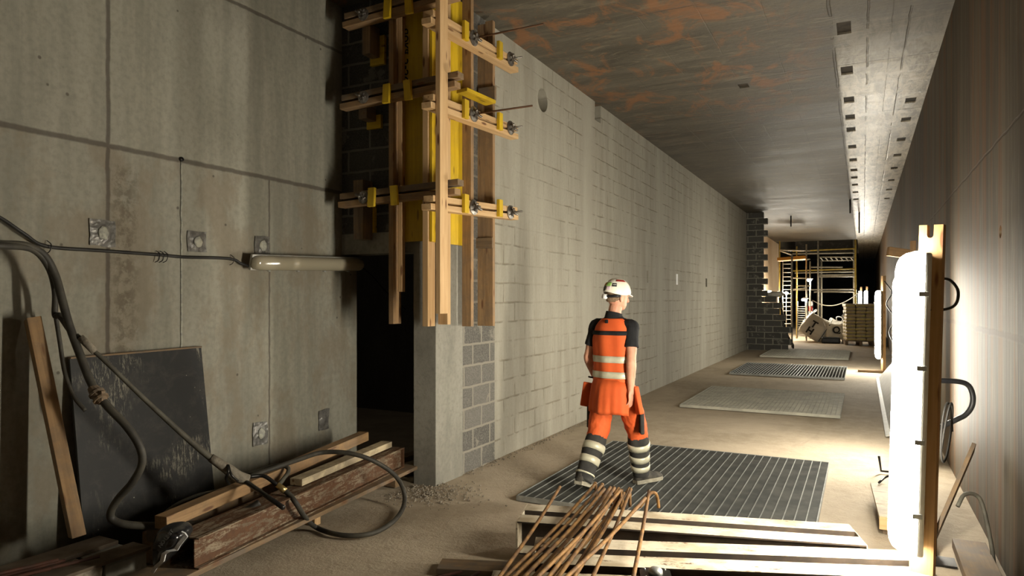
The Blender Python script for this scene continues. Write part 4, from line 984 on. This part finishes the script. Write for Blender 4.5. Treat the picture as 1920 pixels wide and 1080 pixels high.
tag(box('plastic_tub', -1.35, -.72, 27.2, 27.6, .0, .22, 'black', bev=.05), 'black crumpled plastic heap in front of the slumped bulk bag', 'plastic')
# scaffold tower with ladder, left
def tube_between(root, nm, a, b, r, m): return tube(nm, [a, b], r, m, root, 6)
sa = empty('scaffold_tower', (-2.1, 25.5, 0), 0, 'near aluminium scaffold tower with orange platform and ladder', 'scaffold')
near = [(-2.13, 24.55), (-1.62+.02, 26.9)]
PX = {}
def post(root, px, y, top, m='scaf', r=.028, bottom=0):
    p = at(px, 560, y=y); zt = CAM_Z+(560-top)/1280*((p-Vector((0, 0, CAM_Z))).dot(Vector((-_s, _c, 0)))); tube('post', [(p.x, p.y, bottom), (p.x, p.y, zt)], r, m, root, 8); return p.x
def pole_h(root, px0, px1, y, py0, py1, m='scaf', r=.025, nm='ledger', y2=None):
    tube(nm, [at(px0, py0, y=y), at(px1, py1, y=y2 or y)], r, m, root, 6)
post(sa, 1485, 24.55, 478); post(sa, 1462, 30.0, 452, 'scafyel'); post(sa, 1494, 30.0, 462, 'scafyel'); post(sa, 1512, 28.5, 458); post(sa, 1519, 30.0, 490)
for (a, b, c_, d_) in ((1462, 1485, 470, 478), (1485, 1512, 543, 540), (1485, 1519, 488, 486), (1485, 1519, 521, 522), (1462, 1519, 469, 470), (1494, 1519, 536, 536)): pole_h(sa, a, b, 29.0, c_, d_)
p, q = at(1459, 487, y=28.2), at(1511, 483, y=28.2); o = bar('platform', p, q, .7, .12, 'scaforange'); adopt(o, sa)
for i in range(19):
    py = 495+i*8; pole_h(sa, 1468, 1484, 30.6, py, py, 'scaf', .016, 'ladder_rung')
for i in range(14):
    py = 575+i*4.2; pole_h(sa, 1495, 1511, 28.2, py, py, 'scaf', .012, 'ladder_rung')
for px, yy, a, b in ((1468, 30.6, 490, 645), (1484, 30.6, 490, 645), (1495, 28.2, 565, 640), (1511, 28.2, 565, 640)):
    tube('ladder_rail', [at(px, a, y=yy), at(px, min(b, 634), y=yy)], .02, 'scaf', sa, 6)
sb_ = empty('scaffold', (-1, 36.6, 0), 0, 'wide tube scaffold standing under the far ceiling opening', 'scaffold')
for px, y, top in ((1534, 36.5, 452), (1540, 37.5, 490), (1604, 36.5, 448), (1601, 37.6, 450), (1559, 48.0, 470)):
    if px == 1559: continue
    post(sb_, px, y, top, 'scafyel' if px == 1604 else 'scaf', .045)
for (a, b, c_, d_, m) in ((1486, 1604, 471, 466, 'scafyel'), (1486, 1604, 476, 474, 'scaf'), (1486, 1604, 508, 504, 'scafyel'), (1490, 1604, 512, 509, 'scaf'), (1536, 1604, 516, 515, 'scaf'), (1536, 1604, 519, 518, 'scaf'),
                       (1486, 1606, 544, 542, 'scaf'), (1536, 1602, 547, 547, 'scaf'), (1518, 1580, 501, 501, 'scaf'), (1526, 1534, 548, 547, 'scaf')): pole_h(sb_, a, b, 36.5, c_, d_, m, .035)
for i in range(7):
    px = 1538+i*9.5; pole_h(sb_, px, px+5, 36.6, 483, 489, 'scaf', .03, 'transom', 37.6)
pole_h(sb_, 1536, 1600, 36.6, 482, 482, 'scaf', .03, 'ledger'); pole_h(sb_, 1538, 1600, 37.6, 489, 488, 'scaf', .03, 'ledger')
# site lamps and clutter in the far hall
for k, (px, py, y, lb) in enumerate(((1442, 547, 30.0, 'leftmost small round lamp over the toothed block wall'), (1459, 550, 30.5, 'bright round lamp beside the tan wall'), (1474, 550, 31, 'round lamp right of the bright one at the tan wall'), (1517, 525, 30, 'small lamp high on the scaffold ladder'), (1508, 562, 28.4, 'lamp at hand height beside the scaffold ladder'))):
    p = at(px, py, y=y); root = empty('site_lamp', p, 0, lb, 'lamp')
    bm = bmesh.new(); bmesh.ops.create_uvsphere(bm, u_segments=12, v_segments=8, radius=.075, matrix=Matrix.Translation(p)@Matrix.Diagonal((1.3, .8, .7, 1))); finish('bulb', bm, 'glowfar', root, True)
    bm = bmesh.new(); tube_bm(bm, [p+Vector((0, .04, .03)), p+Vector((0, .05, .09))], [.09, .03], 10); finish('shade', bm, 'greyplastic', root)
    if k < 3: tube('stand', [p+Vector((0, .05, .05)), Vector((p.x, p.y+.05, 0 if k else 0))], .015, 'scaf', root, 6)
    else: tube('bracket', [p+Vector((0, .05, .05)), p+Vector((.15, .08, .05))], .015, 'scaf', root, 6)
tag(tube('sagging_cable', [at(1523, 563, y=34), at(1540, 571, y=32), at(1560, 573, y=30), at(1580, 568, y=28), at(1600, 557, y=26.5), at(1612, 547, y=26)], .018, 'scaf', None, 6, 5), 'pale cable sagging across the dark far hall', 'cable')
tag(tube('black_hose', [at(1462, 558, y=23.3), at(1466, 585, y=23.2), at(1470, 612, y=23.1), at(1478, 632, y=23.3), at(1486, 645, y=23.6), at(1487, 652, y=23.8)], .035, 'cable', None, 8, 5), 'black hose hanging over the end of the toothed blocks', 'hose')
bm = bmesh.new(); bmesh.ops.create_icosphere(bm, subdivisions=3, radius=1)
for v in bm.verts: v.co = at(1452, 552, y=23.0)+Vector((v.co.x*.33, v.co.y*.10, v.co.z*.09))*(1+.35*noise.noise(v.co*2))
tag(finish('mortar_bag', bm, 'bagwhite', None, True), 'pale open bag lying on top of the toothed blocks', 'bag')
bb = empty('barrier_post', (at(1520, 600, y=33).x, 33, 0), 0, 'red and white marker post below the scaffold lamp', 'post')
for i in range(6): p = at(1520, 615-i*9, y=33); tube('band', [p-Vector((0, 0, .12)), p+Vector((0, 0, .12))], .09, ('red', 'white')[i % 2], bb, 8)
p = at(1520, 620, y=33); tube('pole', [(p.x, p.y, 0), (p.x, p.y, p.z)], .03, 'scaf', bb, 8)
bm = bmesh.new(); bmesh.ops.create_icosphere(bm, subdivisions=2, radius=.16, matrix=Matrix.Translation((at(1523, 598, y=30).x, 30, .85)))
p = at(1523, 600, y=31.5); bm2 = bmesh.new(); bm.free(); bm = bm2; box_bm(bm, p.x-.2, p.x+.2, p.y-.15, p.y+.15, 0, p.z+.12, .06)
tag(finish('plastic_canister', bm, 'scaforange', None, True), 'orange container behind the tilted bulk bag', 'container')

# ================================================================== THE WORKER
man = empty('person', (-1.838, 5.441, .045), R(-15), 'worker in orange high visibility overalls and white helmet walking away across the grating', 'person')
def P_(name, bm, m, smooth=True, parent=man):
    o = finish(name, bm, m, None, smooth); o.parent = parent; return o
TW = R(8)     # chest turned a little less than the hips
def rt(x, y, z): return (x*math.cos(TW)-y*math.sin(TW), x*math.sin(TW)+y*math.cos(TW), z)
# skeleton (x right, y forward, z up)
hipL, kneeL, ankL = (-.095, .0, .86), (-.115, -.075, .46), (-.10, -.30, .125)
hipR, kneeR, ankR = (.095, .01, .86), (.115, .18, .47), (.085, .285, .10)
shL, elL, wrL = rt(-.172, .0, 1.375), rt(-.245, -.01, 1.10), rt(-.23, .12, .885)
shR, elR, wrR = rt(.165, -.015, 1.375), rt(.198, -.095, 1.10), rt(.195, -.10, .86)
def torso(bm, g=0.0, top=1.45, bot=.80):
    rings = [(0, .0, bot, .150+g, .105+g), (0, -.005, .90, .168+g, .118+g), (0, -.005, 1.0, .160+g, .112+g), (0, .0, 1.10, .158+g, .105+g), (0, .002, 1.20, .172+g, .110+g), (0, .0, 1.30, .176+g, .112+g), (0, -.005, 1.37, .168+g, .102+g), (0, -.008, 1.42, .13+g, .085+g), (0, -.008, 1.455, .072+g, .068+g)]
    rings = [r_ for r_ in rings if bot-.001 <= r_[2] <= top+.01]
    L_ = loft_bm(bm, rings, 32, 2.25)
    for row in L_:
        for v in row:
            f = max(0, min(1, (v.co.z-.95)/.3)); a = TW*f; x, y = v.co.x, v.co.y
            v.co.x = x*math.cos(a)-y*math.sin(a); v.co.y = x*math.sin(a)+y*math.cos(a)
    return L_
# body
bm = bmesh.new(); torso(bm, -.012)
limb_bm(bm, [(0, -.012, 1.40), (.0, .0, 1.48), (.004, .012, 1.54)], [.058, .056, .056])
HY = R(-22); hc = Vector((.005, .028, 1.63)); Hm = Matrix.Translation(hc)@Matrix.Rotation(HY, 4, 'Z')@Matrix.Rotation(R(-4), 4, 'X')
def head_rings():
    return [(0, .040, -.115, .020, .022), (0, .036, -.105, .040, .045), (0, .022, -.08, .058, .070), (0, .008, -.04, .069, .088), (0, .004, .0, .074, .096), (0, .0, .04, .076, .098), (0, -.002, .08, .068, .088), (0, -.004, .11, .045, .060), (0, -.004, .122, .015, .02)]
hb = bmesh.new(); loft_bm(hb, head_rings(), 28, 2.1)
for v in hb.verts:   # brow, cheeks
    if v.co.y > .05 and -.01 < v.co.z < .02: v.co.y -= .006
limb_bm(hb, [(0, .094, .012), (0, .108, -.012), (0, .116, -.034)], [.009, .011, .014], 10, 4)      # nose
limb_bm(hb, [(-.022, .088, -.068), (0, .096, -.066), (.022, .088, -.068)], [.006, .008, .006], 8, 3)  # lips
for sx in (-1, 1):
    bmesh.ops.create_uvsphere(hb, u_segments=12, v_segments=8, radius=1, matrix=Matrix.Translation((sx*.078, -.004, -.018))@Matrix.Rotation(sx*R(22), 4, 'Z')@Matrix.Diagonal((.010, .020, .034, 1)))
    bmesh.ops.create_uvsphere(hb, u_segments=10, v_segments=8, radius=.012, matrix=Matrix.Translation((sx*.030, .086, .008)))
bmesh.ops.transform(hb, matrix=Hm, verts=hb.verts[:]); tmp = bpy.data.meshes.new('t'); hb.to_mesh(tmp); hb.free(); bm.from_mesh(tmp)
for sgn, sh_, el_, wr_ in ((-1, shL, elL, wrL), (1, shR, elR, wrR)):
    s3, e3, w3 = Vector(sh_), Vector(el_), Vector(wr_)
    limb_bm(bm, [s3, s3.lerp(e3, .45), s3.lerp(e3, .85), e3, e3.lerp(w3, .22), e3.lerp(w3, .6), w3], [.055, .050, .041, .040, .043, .034, .026], 16, 5)
    # hand: palm, four fingers, thumb
    d = (w3-e3).normalized(); d = (d+Vector((0, .10, -.55))).normalized(); fwd = Vector((-.12*sgn, 1, .15)); fwd = (fwd-d*fwd.dot(d)).normalized(); nrm = fwd.cross(d)   # nrm: palm normal axis
    pal_in = -sgn*Vector((1, 0, 0)); nrm = nrm if nrm.dot(pal_in) > 0 else -nrm
    pc = w3+d*.05
    pm = Matrix((fwd, nrm, d)).transposed().to_4x4(); pm.translation = pc
    bmesh.ops.create_uvsphere(bm, u_segments=16, v_segments=12, radius=1, matrix=pm@Matrix.Diagonal((.042, .017, .056, 1)))
    limb_bm(bm, [w3-d*.005, w3+d*.03], [.026, .026], 12, 3)
    for i, (off, ln, r_) in enumerate(((.030, .072, .0085), (.0105, .080, .009), (-.0100, .075, .0085), (-.0295, .060, .0078))):
        b0 = w3+d*(.088-.004*abs(i-1.3))+fwd*off; cu_ = .35+.12*i
        k1 = b0+(d*math.cos(cu_*.5)+nrm*math.sin(cu_*.5)).normalized()*ln*.45+fwd*off*.10
        k2 = k1+(d*math.cos(cu_*1.3)+nrm*math.sin(cu_*1.3)).normalized()*ln*.32
        k3 = k2+(d*math.cos(cu_*2.0)+nrm*math.sin(cu_*2.0)).normalized()*ln*.24
        limb_bm(bm, [b0-d*.02, b0, k1, k2, k3], [r_*1.05, r_*1.1, r_, r_*.92, r_*.75], 8, 3)
    t0 = w3+d*.025+fwd*.024; limb_bm(bm, [t0, t0+fwd*.028+d*.022+nrm*.010, t0+fwd*.036+d*.052+nrm*.016, t0+fwd*.030+d*.076+nrm*.022], [.014, .0125, .0105, .008], 8, 3)
for hp, kn, an in ((hipL, kneeL, ankL), (hipR, kneeR, ankR)):
    limb_bm(bm, [hp, Vector(hp).lerp(Vector(kn), .5), kn, Vector(kn).lerp(Vector(an), .35), an], [.08, .07, .052, .05, .036], 14, 5)
body = P_('body', bm, 'skin'); remesh(body, .0042, 2)
# hair
bm = bmesh.new(); loft_bm(bm, [(0, -.010, -.052, .052, .078), (0, -.010, -.03, .071, .092), (0, -.006, .0, .078, .098), (0, -.004, .04, .080, .100), (0, -.004, .09, .06, .08)], 28, 2.1)
for v in bm.verts:
    if v.co.y > .0: v.co.y *= .45; 
    if v.co.z < .01 and v.co.y > -.02: v.co.x *= .93
bmesh.ops.transform(bm, matrix=Hm, verts=bm.verts[:]); P_('hair', bm, 'hair')
# shirt with sleeves and collar
bm = bmesh.new(); torso(bm, .003, 1.46, .90)
for sh_, el_ in ((shL, elL), (shR, elR)):
    s3, e3 = Vector(sh_), Vector(el_); inn = Vector((s3.x*.55, s3.y*.6, s3.z+.005))
    tube_bm(bm, [inn, s3, s3.lerp(e3, .3), s3.lerp(e3, .62)], [.060, .060, .057, .061], 20, 4)
    bmesh.ops.create_uvsphere(bm, u_segments=16, v_segments=10, radius=.060, matrix=Matrix.Translation(s3))
tube_bm(bm, [(0, -.012, 1.41), (.002, -.006, 1.475)], [.086, .068], 24)
sh = P_('shirt', bm, 'blackcloth'); remesh(sh, .006, 3, (.010, .06))
bm = bmesh.new(); r_ = tube_bm(bm, [(0, -.012, 1.44), (0, -.01, 1.47), (.002, -.006, 1.492)], [.082, .073, .070], 28, 3, cap=False); o = P_('collar', bm, 'blackcloth'); sd = o.modifiers.new('t', 'SOLIDIFY'); sd.thickness = .006
# vest (bib of the overalls): open shell, sleeveless
bm = bmesh.new(); seg = 48; rows = []
prof = [(.80, .158, .122), (.90, .178, .132), (1.0, .172, .126), (1.10, .170, .119), (1.20, .184, .123), (1.29, .184, .124), (1.36, .164, .116), (1.405, .138, .101), (1.445, .088, .086)]
for z, rx, ry in prof:
    row = []
    for k in range(seg):
        a = 2*math.pi*k/seg; ca, sa_ = math.cos(a), math.sin(a); e = 2/2.3
        x = rx*math.copysign(abs(ca)**e, ca); y = ry*math.copysign(abs(sa_)**e, sa_)-.004
        y += .006*math.sin(x*42+z*5)*(1 if z < 1.35 else .3)
        f = max(0, min(1, (z-.95)/.3)); tw = TW*f; row.append(bm.verts.new((x*math.cos(tw)-y*math.sin(tw), x*math.sin(tw)+y*math.cos(tw), z)))
    rows.append(row)
for i in range(len(rows)-1):
    for k in range(seg):
        mid = (k+.5)/seg*2*math.pi; side = abs(math.cos(mid)); zc = (prof[i][0]+prof[i+1][0])/2
        lim = .90 if zc < 1.26 else (.87 if zc < 1.33 else .95)
        if zc > 1.20 and side > lim: continue
        bm.faces.new((rows[i][k], rows[i][(k+1) % seg], rows[i+1][(k+1) % seg], rows[i+1][k]))
o = P_('vest', bm, 'orange'); sd = o.modifiers.new('t', 'SOLIDIFY'); sd.thickness = .007; sd.offset = 1; sbd = o.modifiers.new('s', 'SUBSURF'); sbd.levels = sbd.render_levels = 1
vest = o
def band(z0, z1, g, name, m, parent, arc=None):
    bm = bmesh.new(); rr = []
    for z in (z0, (z0+z1)/2, z1):
        row = []; i = max(k for k in range(len(prof)) if prof[k][0] <= z+1e-6); i = min(i, len(prof)-2); t = (z-prof[i][0])/(prof[i+1][0]-prof[i][0]); rx = prof[i][1]*(1-t)+prof[i+1][1]*t+g; ry = prof[i][2]*(1-t)+prof[i+1][2]*t+g
        for k in range(seg):
            a = 2*math.pi*k/seg; ca, sa_ = math.cos(a), math.sin(a); e = 2/2.3
            x = rx*math.copysign(abs(ca)**e, ca); y = ry*math.copysign(abs(sa_)**e, sa_)-.004+.006*math.sin(x*42+z*5)
            f = max(0, min(1, (z-.95)/.3)); tw = TW*f; row.append(bm.verts.new((x*math.cos(tw)-y*math.sin(tw), x*math.sin(tw)+y*math.cos(tw), z)))
        rr.append(row)
    for i in range(2):
        for k in range(seg):
            mid = (k+.5)/seg*360
            if arc and not (arc[0] < mid < arc[1]): continue
            bm.faces.new((rr[i][k], rr[i][(k+1) % seg], rr[i+1][(k+1) % seg], rr[i+1][k]))
    o = P_(name, bm, m); sd = o.modifiers.new('t', 'SOLIDIFY'); sd.thickness = .004; sd.offset = 1; return o
for (a, b) in ((1.075, 1.13), (.945, 1.0)): band(a, b, .009, 'reflective_band', 'reflect', vest)
band(1.305, 1.34, .009, 'black_yoke_strap', 'blackcloth', vest, (195, 345))
bm = bmesh.new(); box_bm(bm, -.014, .014, -.123, -.112, 1.405, 1.435, .004); P_('hanger_loop', bm, 'blackcloth')
# skirt of tool pockets around the hips
bm = bmesh.new(); rows = []; seg2 = 40
for z, g in ((.93, .004), (.86, .03), (.76, .045), (.67, .052), (.645, .048)):
    row = []
    for k in range(seg2+1):
        a = R(206)+R(128)*k/seg2; ca, sa_ = math.cos(a), math.sin(a); fold = .007*(math.sin(k*.42)+.5*math.sin(k*1.1+1))*(.93-z)/.28
        row.append(bm.verts.new(((.172+g*.8+fold)*ca, (.128+g*1.1+fold)*sa_, z+.012*abs(math.sin(k*math.pi/seg2*2))*(z < .7))))
    rows.append(row)
for i in range(len(rows)-1):
    for k in range(seg2): bm.faces.new((rows[i][k], rows[i][k+1], rows[i+1][k+1], rows[i+1][k]))
o = P_('tool_skirt', bm, 'orange'); sd = o.modifiers.new('t', 'SOLIDIFY'); sd.thickness = .012; sd.offset = 1
def pocket(c, ang, w, h, tilt, name, m, th=.04, roll=0):
    bm = bmesh.new(); box_bm(bm, -w/2, w/2, -th/2, th/2, -h, 0, .012)
    for v in bm.verts:
        if v.co.z < -h*.7: v.co.x *= .86
    bmesh.ops.transform(bm, matrix=Matrix.Translation(c)@Matrix.Rotation(R(roll), 4, 'Y')@Matrix.Rotation(ang, 4, 'Z')@Matrix.Rotation(tilt, 4, 'X'), verts=bm.verts[:]); o = P_(name, bm, m)
    return o
pocket((-.205, -.045, .88), R(40), .14, .215, 0, 'holster_pocket', 'orange', .035, 14); pocket((.205, -.015, .88), R(-42), .14, .23, 0, 'holster_pocket', 'orange', .04, -14)
pocket((-.205, -.01, .68), R(70), .13, .19, 0, 'cargo_pocket', 'greycloth', .035, 4); pocket((.215, .075, .67), R(-50), .13, .19, 0, 'cargo_pocket', 'greycloth', .035, -2)
bm = bmesh.new(); limb_bm(bm, [(-.20, .02, .93), (-.225, -.01, .925), (-.245, -.03, .93)], [.008, .008, .007], 8, 3); P_('tool_clip', bm, 'black')
# trousers
bm = bmesh.new(); loft_bm(bm, [(0, -.005, .74, .15, .10), (0, -.008, .80, .172, .122), (0, -.006, .88, .172, .122), (0, -.004, .95, .165, .115)], 32, 2.2)
for hp, kn, an in ((hipL, kneeL, ankL), (hipR, kneeR, ankR)):
    h3, k3, a3_ = Vector(hp), Vector(kn), Vector(an); limb_bm(bm, [h3+Vector((0, 0, -.03)), h3.lerp(k3, .45), k3.lerp(h3, .1), k3.lerp(a3_, .14)], [.106, .102, .092, .086], 20, 5)
tr = P_('trousers', bm, 'orange'); remesh(tr, .007, 3, (.022, .07))
for nm, kn, an in (('L', kneeL, ankL), ('R', kneeR, ankR)):
    k3, a3_ = Vector(kn), Vector(an); ax = a3_-k3
    bm = bmesh.new(); tube_bm(bm, [k3+ax*.09, k3+ax*.2, k3+ax*.45, k3+ax*.7, k3+ax*.95, k3+ax*1.06], [.088, .090, .088, .080, .074, .072], 22, 4); bmesh.ops.subdivide_edges(bm, edges=bm.edges[:], cuts=1)
    lg = P_('trouser_lower', bm, 'greycloth')
    tx = bpy.data.textures.new('folds', 'CLOUDS'); tx.noise_scale = .07; dm = lg.modifiers.new('f', 'DISPLACE'); dm.texture = tx; dm.strength = .012
    for (a, b) in ((.26, .41), (.55, .70), (.90, .935) if nm == 'L' else (.80, .93)):
        bm = bmesh.new(); rr_ = lambda t: (.094 if t < .4 else .091-.012*(t-.4)/.5)
        tube_bm(bm, [k3+ax*a, k3+ax*(a+b)/2, k3+ax*b], [rr_(a), rr_((a+b)/2), rr_(b)], 22, 0, cap=False); o = P_('reflective_band', bm, 'reflect', True, man); sd = o.modifiers.new('t', 'SOLIDIFY'); sd.thickness = .006; sd.offset = 0
        o.parent = lg; dm = o.modifiers.new('f', 'DISPLACE'); dm.texture = tx; dm.strength = .012
# shoes
def shoe(heel, pitch, yaw):
    mt_ = Matrix.Translation(heel)@Matrix.Rotation(yaw, 4, 'Z')@Matrix.Rotation(pitch, 4, 'X')
    prof_ = [(-.065, .030, .018), (-.05, .038, .075), (-.01, .040, .098), (.03, .041, .085), (.08, .044, .066), (.13, .049, .054), (.17, .047, .045), (.20, .038, .034), (.218, .02, .018)]
    bm = bmesh.new(); L_ = []
    for y, w, h in prof_:
        row = [bm.verts.new((w*math.cos(math.pi*k/10), y, .022+h*math.sin(math.pi*k/10)**.75)) for k in range(11)]; L_.append(row)
    for i in range(len(L_)-1):
        for k in range(10): bm.faces.new((L_[i][k], L_[i][k+1], L_[i+1][k+1], L_[i+1][k]))
    for i in range(len(L_)-1): bm.faces.new((L_[i][0], L_[i+1][0], L_[i+1][10], L_[i][10]))
    bm.faces.new(L_[0]); bm.faces.new(L_[-1])
    bmesh.ops.transform(bm, matrix=mt_, verts=bm.verts[:]); s_ = P_('shoe', bm, 'shoe')
    bm = bmesh.new(); A = [(-w-.004 if i else -w-.004, y) for i, (y, w, h) in enumerate(prof_)]+[(w+.004, y) for (y, w, h) in prof_[::-1]]
    va = [bm.verts.new((x, y, -.004)) for x, y in A]; vb = [bm.verts.new((x, y, .028)) for x, y in A]; bm.faces.new(va); bm.faces.new(vb)
    for i in range(len(A)): bm.faces.new((va[i], va[(i+1) % len(A)], vb[(i+1) % len(A)], vb[i]))
    bmesh.ops.transform(bm, matrix=mt_, verts=bm.verts[:]); o = P_('sole', bm, 'sole', False); o.parent = s_
    bm = bmesh.new()
    for i in range(4): y = .045+i*.022; tube_bm(bm, [(-.024, y, .088-i*.008), (0, y+.004, .102-i*.010), (.024, y, .088-i*.008)], .0035, 6, 3)
    bmesh.ops.transform(bm, matrix=mt_, verts=bm.verts[:]); o = P_('laces', bm, 'sole'); o.parent = s_
shoe((-.10, -.335, .075), R(-20), R(8)); shoe((.085, .29, .008), R(3), R(-22))
# helmet
hm = Hm@Matrix.Translation((0, .0, .035))
def ell(a, e, rx=.097, ry=.127, rz=.122, k=1.0):   # azimuth from +x, elevation
    return Vector((rx*k*math.cos(e)*math.cos(a), ry*k*math.cos(e)*math.sin(a), rz*k*math.sin(e)))
bm = bmesh.new(); rows = []
for e in (-.12, -.02, .1, .25, .45, .65, .85, 1.05, 1.25, 1.45):
    rows.append([bm.verts.new(ell(2*math.pi*k/36, e)+Vector((0, 0, (-.012*math.cos(4*math.pi*k/36) if e < 0 else 0)))) for k in range(36)])
for i in range(len(rows)-1):
    for k in range(36): bm.faces.new((rows[i][k], rows[i][(k+1) % 36], rows[i+1][(k+1) % 36], rows[i+1][k]))
bm.faces.new(rows[-1])
bmesh.ops.transform(bm, matrix=hm, verts=bm.verts[:]); he = P_('helmet', bm, 'helmet'); sd = he.modifiers.new('t', 'SOLIDIFY'); sd.thickness = .005
bm = bmesh.new(); A = []; B = []
for k in range(25):
    a = R(20)+R(140)*k/24; f = math.sin(math.pi*k/24); A.append(bm.verts.new(ell(a, -.10))); B.append(bm.verts.new(ell(a, -.10)*(1+.20*f)+Vector((0, 0, -.014*f))))
for k in range(24): bm.faces.new((A[k], A[k+1], B[k+1], B[k]))
bmesh.ops.transform(bm, matrix=hm, verts=bm.verts[:]); o = P_('brim', bm, 'helmet'); o.parent = he; sd = o.modifiers.new('t', 'SOLIDIFY'); sd.thickness = .006
def patch(a0, a1, e0, e1, name, m, k=1.03, n=8):
    bm = bmesh.new(); g = [[bm.verts.new(ell(R(a0+(a1-a0)*i/n), R(e0+(e1-e0)*j/n), k=k)) for j in range(n+1)] for i in range(n+1)]
    for i in range(n):
        for j in range(n): bm.faces.new((g[i][j], g[i+1][j], g[i+1][j+1], g[i][j+1]))
    bmesh.ops.transform(bm, matrix=hm, verts=bm.verts[:]); o = P_(name, bm, m); o.parent = he; sd = o.modifiers.new('t', 'SOLIDIFY'); sd.thickness = .0015; return o
# the camera sees the right rear of the helmet: azimuths about 270 (back) to 0 (right)
patch(275, 303, 22, 38, 'green_sticker', 'green'); patch(282, 303, 6, 20, 'lilac_sticker', 'pink'); patch(258, 275, 2, 22, 'black_sticker', 'black'); patch(245, 268, 24, 38, 'amber_sticker', 'amber')
o = patch(310, 330, 20, 34, 'black_logo_sticker', 'black')
patch(312, 328, 26, 28.5, 'logo_line', 'white', 1.045)
patch(322, 385, 46, 58, 'red_vent', 'red', 1.015, 10); patch(215, 262, 50, 66, 'olive_stripe', 'pine_dirty', 1.015)
bm = bmesh.new(); tube_bm(bm, [Vector((.086*math.cos(a), .110*math.sin(a), -.030-.012*abs(math.sin(a)))) for a in [R(190)+R(160)*i/12 for i in range(13)]], .012, 8); bmesh.ops.transform(bm, matrix=hm, verts=bm.verts[:]); o = P_('headband', bm, 'black'); o.parent = he
bm = bmesh.new(); tube_bm(bm, [(0, -.108, -.045), (0, -.140, -.045)], [.024, .020], 16); bmesh.ops.transform(bm, matrix=hm, verts=bm.verts[:]); o = P_('adjuster_knob', bm, 'white'); o.parent = he

man.scale = (.978,)*3
